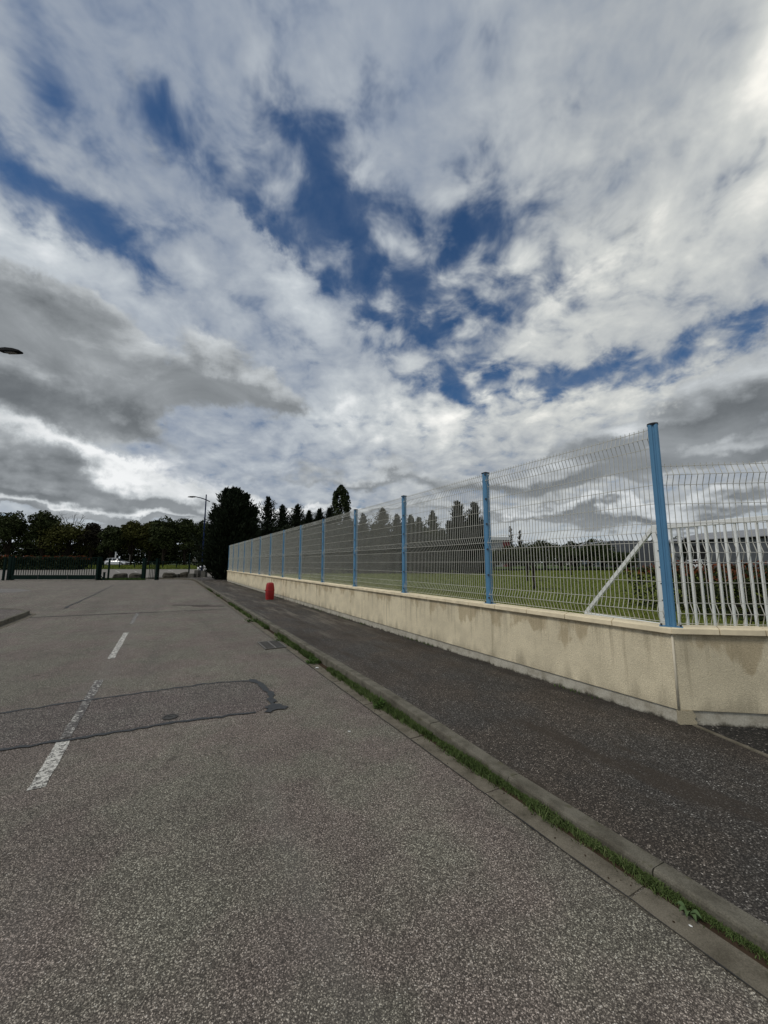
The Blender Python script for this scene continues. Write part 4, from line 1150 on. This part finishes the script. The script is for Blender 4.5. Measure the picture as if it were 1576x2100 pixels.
# saplings on the lawn
for i, (px, pb, hh, lab) in enumerate([(1096, 1210, 1.85, 'young tree with a slim trunk in the middle of the lawn'), (1172, 1180, 2.2, 'farther young tree near the back of the lawn'), (1082, 1192, 1.9, 'leaning young tree left of the middle one')]):
    g = G(px, pb, LAWN); broadleaf('young_tree', g[0], g[1], LAWN, hh, 1.2, lab, M_OAK, 260 + i, n=700, leaf=.07, clear=.5, clumps=16, group='young trees on the lawn')

# ------------------------------------------------------------------ sheds and cars beyond the lawn
def corrug(name, base, rib=8.0):
    m, N, b = mat_base(name, .5, .35); co = obj_co(N); x, y, z = N.sep(co)
    f = N.noise(N.xyz(x * .4, y * .4, z * 3), 1.2, 5, .6)
    N.link(N.mix(f.lerp(.3, .7, 0, 1), tuple(q * .85 for q in base), tuple(q * 1.1 for q in base)), b.inputs['Base Color'])
    h = (x * rib)._m('SINE'); bump(N, b, h, .5, .03); return m
M_SHED = corrug('shed_cladding', (.105, .112, .125)); M_ROOF = corrug('shed_roof', (.23, .235, .245), 6); M_DARK = simple('shed_dark', (.010, .010, .011), .8)
M_GREYCLAD = corrug('pale_cladding', (.33, .34, .35), 3)
# curved shed
sy = 66.0; xa, xb = XP(1242, sy), XP(1345, sy); zt = HZ(1109, sy); z0 = LAWN
t = thing('curved_shed', (xa, sy, z0), 'grey shed with a curved end roof behind the white gate brace', 'shed')
n = 10; H = zt - z0; prof = [(0, 0)] + [(1.3 - 1.3 * math.cos(R(90 * k / n)), H - 1.3 + 1.3 * math.sin(R(90 * k / n))) for k in range(n + 1)] + [(xb - xa, H), (xb - xa, 0)]
M().add([(x, 0, z) for x, z in prof] + [(x, 9, z) for x, z in prof], [tuple(range(len(prof))), tuple(range(len(prof), 2 * len(prof)))[::-1]] + [(i, i + len(prof), (i + 1) % len(prof) + len(prof), (i + 1) % len(prof)) for i in range(len(prof))]).build('cladding', M_SHED, t)
M().add([(x, -.05, z + .03) for x, z in prof[1:-1]] + [(x, 9.05, z + .03) for x, z in prof[1:-1]] + [(x, -.05, z - .12) for x, z in prof[1:-1]], [(i, i + 1, i + 1 + len(prof) - 2, i + len(prof) - 2) for i in range(len(prof) - 3)] + [(i, i + 2 * (len(prof) - 2), i + 1 + 2 * (len(prof) - 2), i + 1) for i in range(len(prof) - 3)]).build('roof_edge', M_ROOF, t)
# long shed coming towards the camera
ya, yb = 60.0, 44.0; xa, xb = XP(1372, ya), XP(1640, yb)
d = np.array([xb - xa, yb - ya]); L = np.linalg.norm(d); d /= L
t = thing('long_shed', (xa, ya, LAWN), 'long grey metal shed with a pale low roof behind the photinia hedge', 'shed', rz=math.atan2(d[1], d[0]))
H = HZ(1112, ya) - LAWN; H2 = HZ(1104, ya) - LAWN
M().box((L / 2, 7, H / 2), (L, 14, H)).build('wall', M_SHED, t)
M().add([(-.4, -.5, H + .10), (L, -.5, H + .10), (L, 7, H2 + .9), (-.4, 7, H2 + .9), (-.4, 14.4, H + .10), (L, 14.4, H + .10), (-.4, -.5, H + .02), (L, -.5, H + .02)], [(0, 1, 2, 3), (3, 2, 5, 4), (6, 7, 1, 0), (0, 3, 4)]).build('roof', M_ROOF, t)
M().box((L / 2, -.10, H - .09), (L, .18, .16)).build('gutter', M_DARK, t)
pn = M().box((0, 0, 0), (.08, .05, H - .3)).mesh('panel_joint', M_ROOF)
for k in range(9): inst('panel_joint', pn, t, (1.2 + k * 3.1, -.02, (H - .3) / 2))
M().box((4.6, -.03, H * .42), (3.2, .06, H * .84)).build('door', M_DARK, t)
conifer('cypress_tree', XP(1410, 52), 52, LAWN, top_h(1106, 52, LAWN), 2.6, 'small black conifer in front of the long shed', M_CONIFER, 97, n=90, sprays=34, spray=.22, power=.45)
yy = 50; so = thing('road_sign', (XP(1381, yy), yy, LAWN), 'small yellow sign on a post right of the tall corner post', 'sign')
M().tube([(0, 0, 0), (0, 0, 2.0)], .03, 6).build('post', M_BOLT, so); M().box((0, -.04, HZ(1139, yy) - LAWN), (.40, .03, .5)).build('panel', simple('yellow_paint', (.42, .33, .06), .5), so)
car((XP(1421, 48), 48, LAWN), R(185), M_WHITECAR, 'white car in front of the long shed behind the white gate bars', 'cars parked around the site')
car((XP(1217, 63), 63, LAWN + .55), R(30), M_BLUECAR, 'pale blue car between the bushes at the back of the lawn', 'cars parked around the site')
car((XP(1183, 63), 63, LAWN + .45), R(40), M_WHITECAR, 'pale car left of the blue one at the back of the lawn', 'cars parked around the site')
# pale slatted building with a red corner
yy = 70.0; xa, xb = XP(985, yy), XP(1033, yy); H = HZ(1108, yy) - LAWN
t = thing('slatted_building', (xa, yy, LAWN), 'pale slatted building with a red corner behind the second blue post', 'building')
M().box(((xb - xa) / 2, 3, H / 2), (xb - xa, 6, H)).build('wall', M_GREYCLAD, t)
sl = M().box((0, 0, 0), (xb - xa, .06, .13)).mesh('slat', M_GREYCLAD)
for k in range(15): inst('slat', sl, t, ((xb - xa) / 2, -.03, .35 + k * (H - .6) / 14))
M().box((xb - xa + .6, 2.5, H / 2), (1.2, 5.2, H)).build('red_panel', simple('red_cladding', (.16, .014, .020), .5), t)
M().prism([(-.3, -.4), (xb - xa + 1.3, -.4), (xb - xa + 1.3, 6.4), (-.3, 6.4)], H + .003, H + .55).build('roof', simple('pale_roof', (.50, .52, .54), .6), t)

# ------------------------------------------------------------------ grass and weeds
def blades(name, P, h, w, mat, r, label, parent=None, lean=.45, tri=True):
    n = len(P); az = r.uniform(0, 2 * math.pi, n); s = np.stack([np.cos(az), np.sin(az), np.zeros(n)], 1) * (w * r.uniform(.6, 1.2, n))[:, None]
    l = rdirs(r, n) * lean; l[:, 2] = np.abs(l[:, 2]) * .2 + 1; l = unit(l)
    H = (h * r.uniform(.45, 1.15, n))[:, None]
    mid = P + l * H * .55; l2 = l.copy(); l2[:, :2] *= 2.4; l2 = unit(l2); tip = mid + l2 * H * .5
    V_ = np.stack([P - s, P + s, mid - s * .75, mid + s * .75, tip], 1).reshape(-1, 3)
    b = (np.arange(n) * 5)[:, None]; idx = np.concatenate([b + np.array([0, 1, 3]), b + np.array([0, 3, 2]), b + np.array([2, 3, 4])], 1).ravel()
    o = raw(name, V_, idx, 3, mat, parent); o['kind'] = 'stuff'
    if label: o['label'] = label
    return o
r = np.random.default_rng(71)
def gutter_pts(n, a0, a1, f_cov):
    a = a0 + (a1 - a0) * r.uniform(0, 1, n) ** 1.6
    nz = np.array([noise.noise(Vector((x * 1.7, 3.3, 0))) + .5 * noise.noise(Vector((x * 6, 1.3, 0))) for x in a])
    keep = nz > f_cov(a); a = a[keep]; nz = nz[keep]
    q = KQ - .002 - np.abs(r.normal(size=len(a))) * .038 * (1 + .8 * nz.clip(-.6, 1))
    q = np.maximum(q, KQ - .115)
    return np.stack([a * va[0] + q * na[0], a * va[1] + q * na[1], np.full(len(a), .004)], 1), a, nz
P, a, nz = gutter_pts(30000, -.6, 9.0, lambda a: np.interp(a, [-1, 1.6, 2.5, 4.5, 5, 7, 9], [-1.2, -1.0, -.42, -.38, -.28, -.20, .0]))
blades('grass', P, (.048 + .045 * nz.clip(-.5, .7)) * np.interp(a, [0, 2.3, 4.3, 9], [.95, 1.0, 1.35, 1.5]), np.interp(a, [0, 3, 9], [.0022, .0034, .006]), M_BLADE, r, 'green grass growing in the joint between gutter and kerb', lean=.85)
P, a, nz = gutter_pts(9000, 9.0, 30.0, lambda a: np.interp(a, [9, 13, 20, 30], [-.1, -.2, .15, .3]))
blades('grass', P, .09 + a * .001, .012 + 0 * a, M_BLADE, r, 'sparse grass along the far kerb joint', lean=.6)
# lawn blades in view behind the fence
n = 70000; px = r.uniform(640, 1640, n); d = 5.5 * (55 / 5.5) ** r.uniform(0, 1, n)
X = (px - 788) / FPX * d; Y = d
q = X * na[0] + Y * na[1]; wq = (X - C0[0]) * wing_n[0] + (Y - C0[1]) * wing_n[1]
ok = (q > WALL_Q + .32) & (wq < -.35) & (Y < 56)
P = np.stack([X, Y, np.full(n, LAWN - .005)], 1)[ok]; d = d[ok]
blades('lawn_grass', P, .035 + .0022 * d, .0035 + .0009 * d, M_LBLADE, r, 'mown lawn grass behind the fence')
# weeds on the verge and round the boulders
n = 5000; px = r.uniform(200, 300, n); Y = r.uniform(39.3, 40.3, n); X = (px - 788) / FPX * .9917 * Y
blades('weeds', np.stack([X, Y, np.zeros(n)], 1), .22 + 0 * X, .02 + 0 * X, M_WEED, r, 'weeds growing at the foot of the boulders')
n = 14000; Y = r.uniform(58.3, 75, n); px = r.uniform(120, 480, n); X = (px - 788) / FPX * .9917 * Y
blades('verge_grass', np.stack([X, Y, .765 + (Y - 58) * .365 / 18], 1), .28 + 0 * X, .05 + 0 * X, M_LBLADE, r, 'long grass on the far verge')
# dirt weeds along the wall foot
a = r.uniform(3, 34, 1400); nz = np.array([noise.noise(Vector((x * .8, 9, 0))) for x in a]); a = a[nz > .1]
qq = 4.575 - np.abs(r.normal(size=len(a))) * .03
blades('wall_weeds', np.stack([a * va[0] + qq * na[0], a * va[1] + qq * na[1], np.full(len(a), PV)], 1), .05 + 0 * a, .006 + 0 * a, M_WEED, r, 'small weeds along the foot of the wall')
def weed(name, a, q, z, rad, n, label, mat, leaf, seed, up=.5, h=.06, group='weeds beside the kerb'):
    rr = np.random.default_rng(seed); c = W(a, q, z); t = thing(name, c, label, 'weed', group)
    d = rdirs(rr, n); d[:, 2] = np.abs(d[:, 2]) * up + .12; d = unit(d)
    C = d * (rad * rr.uniform(.25, 1, n))[:, None] * np.array([1, 1, h / rad * 1.4])
    U = unit(d + rdirs(rr, n) * .35) * leaf * rr.uniform(.7, 1.2, (n, 1)); side = unit(np.cross(U, np.array([0, 0, 1.0]) + rdirs(rr, n) * .5)) * leaf * (.38 if n > 12 else .72)
    quads('leaves', C, U, side, mat, t, world=False)
    m = M()
    for k in range(min(10, n)): m.tube([(0, 0, 0), tuple(C[k])], .0016, 4)
    m.build('stem', mat, t); return t
weed('weed', 4.32, 2.32, .0, .10, 130, 'bushy green weed clump against the kerb joint', M_WEED, .024, 1, h=.09)
weed('weed', 6.72, 2.28, .0, .13, 150, 'leafy weed clump in the gutter beside the scrap of paper', M_WEED, .028, 2, h=.09)
weed('weed', 9.6, 2.46, .05, .12, 60, 'wispy weed on the kerb top above the drain grate', M_WEED, .022, 3, h=.10)
weed('weed', 8.9, 2.22, .0, .10, 60, 'small weed growing over the end of the drain grate', M_WEED, .022, 4, h=.10)
weed('weed', 12.2, 2.25, .0, .22, 130, 'broad weed patch in the gutter beyond the drain grate', M_WEED, .035, 5, h=.12)
c = W(1.16, 2.33); t = thing('weed', (*c[:2], .004), 'pale broad leaved dock plant lying on the gutter edge', 'weed', 'weeds beside the kerb')
rr = np.random.default_rng(6)
for k, an in enumerate((2.2, 3.1, 3.9, 4.7, 5.4)):
    L = .055 * rr.uniform(.7, 1.1); w = L * .30; ca, sa = math.cos(an), math.sin(an); m = M(); P_ = []
    for u in range(6):
        f = u / 5; ww = w * math.sin(math.pi * (.12 + .85 * f)) ** .7; zz = .012 + .035 * math.sin(f * 2.6) + rr.normal() * .002
        P_ += [(ca * f * L - sa * sg * ww, sa * f * L + ca * sg * ww, zz + (0 if sg else -.006)) for sg in (-1, 0, 1)]
    m.add(P_, [(u * 3 + j, u * 3 + j + 1, u * 3 + j + 4, u * 3 + j + 3) for u in range(5) for j in range(2)])
    m.build('leaf', M_DOCK, t)
weed('weed', 3.0, 2.335, .0, .05, 40, 'small clover patch in the kerb grass', M_WEED, .010, 7, h=.05)
weed('weed', .45, 2.33, .0, .07, 45, 'weed tuft in the kerb grass nearest the camera', M_WEED, .018, 8, h=.06)
# litter
def paper(a, q, s, label, seed):
    rr = np.random.default_rng(seed); k = 4; m = M()
    vs = [((i / (k - 1) - .5) * s + rr.normal() * s * .08, (j / (k - 1) - .5) * s * .7 + rr.normal() * s * .08, abs(rr.normal()) * s * .28 + .006) for j in range(k) for i in range(k)]
    m.add(vs, [(j * k + i, j * k + i + 1, (j + 1) * k + i + 1, (j + 1) * k + i) for j in range(k - 1) for i in range(k - 1)])
    o = m.build('paper_scrap', M_PAPER, None); o.location = W(a, q, .004); o.rotation_euler[2] = rr.uniform(0, 6)
    tag(o, label, 'litter', 'litter on the road')
paper(6.35, 2.24, .075, 'crumpled white paper scrap lying in the gutter', 1)
g = G(717, 1503); paper(float(np.dot(g[:2], va)), float(np.dot(g[:2], na)), .022, 'tiny white scrap lying on the road', 2)
paper(1.13, 2.28, .012, 'tiny white crumb beside the dock plant', 3)
P = []
m = M(); rr = np.random.default_rng(8)
for k in range(90):
    a = rr.uniform(.5, 9); q = 2.2 + abs(rr.normal()) * .07 if k % 3 else rr.uniform(2.5, 4.5); z = .010 if q < 2.4 else PV + .004
    c = W(a, q, z); s = rr.uniform(.004, .011); m.box(c, (s, s * .6, s * .4), rr.uniform(0, 3))
o = m.build('debris', M_SOIL); o['kind'] = 'stuff'; o['label'] = 'dark crumbs of soil scattered along the gutter'
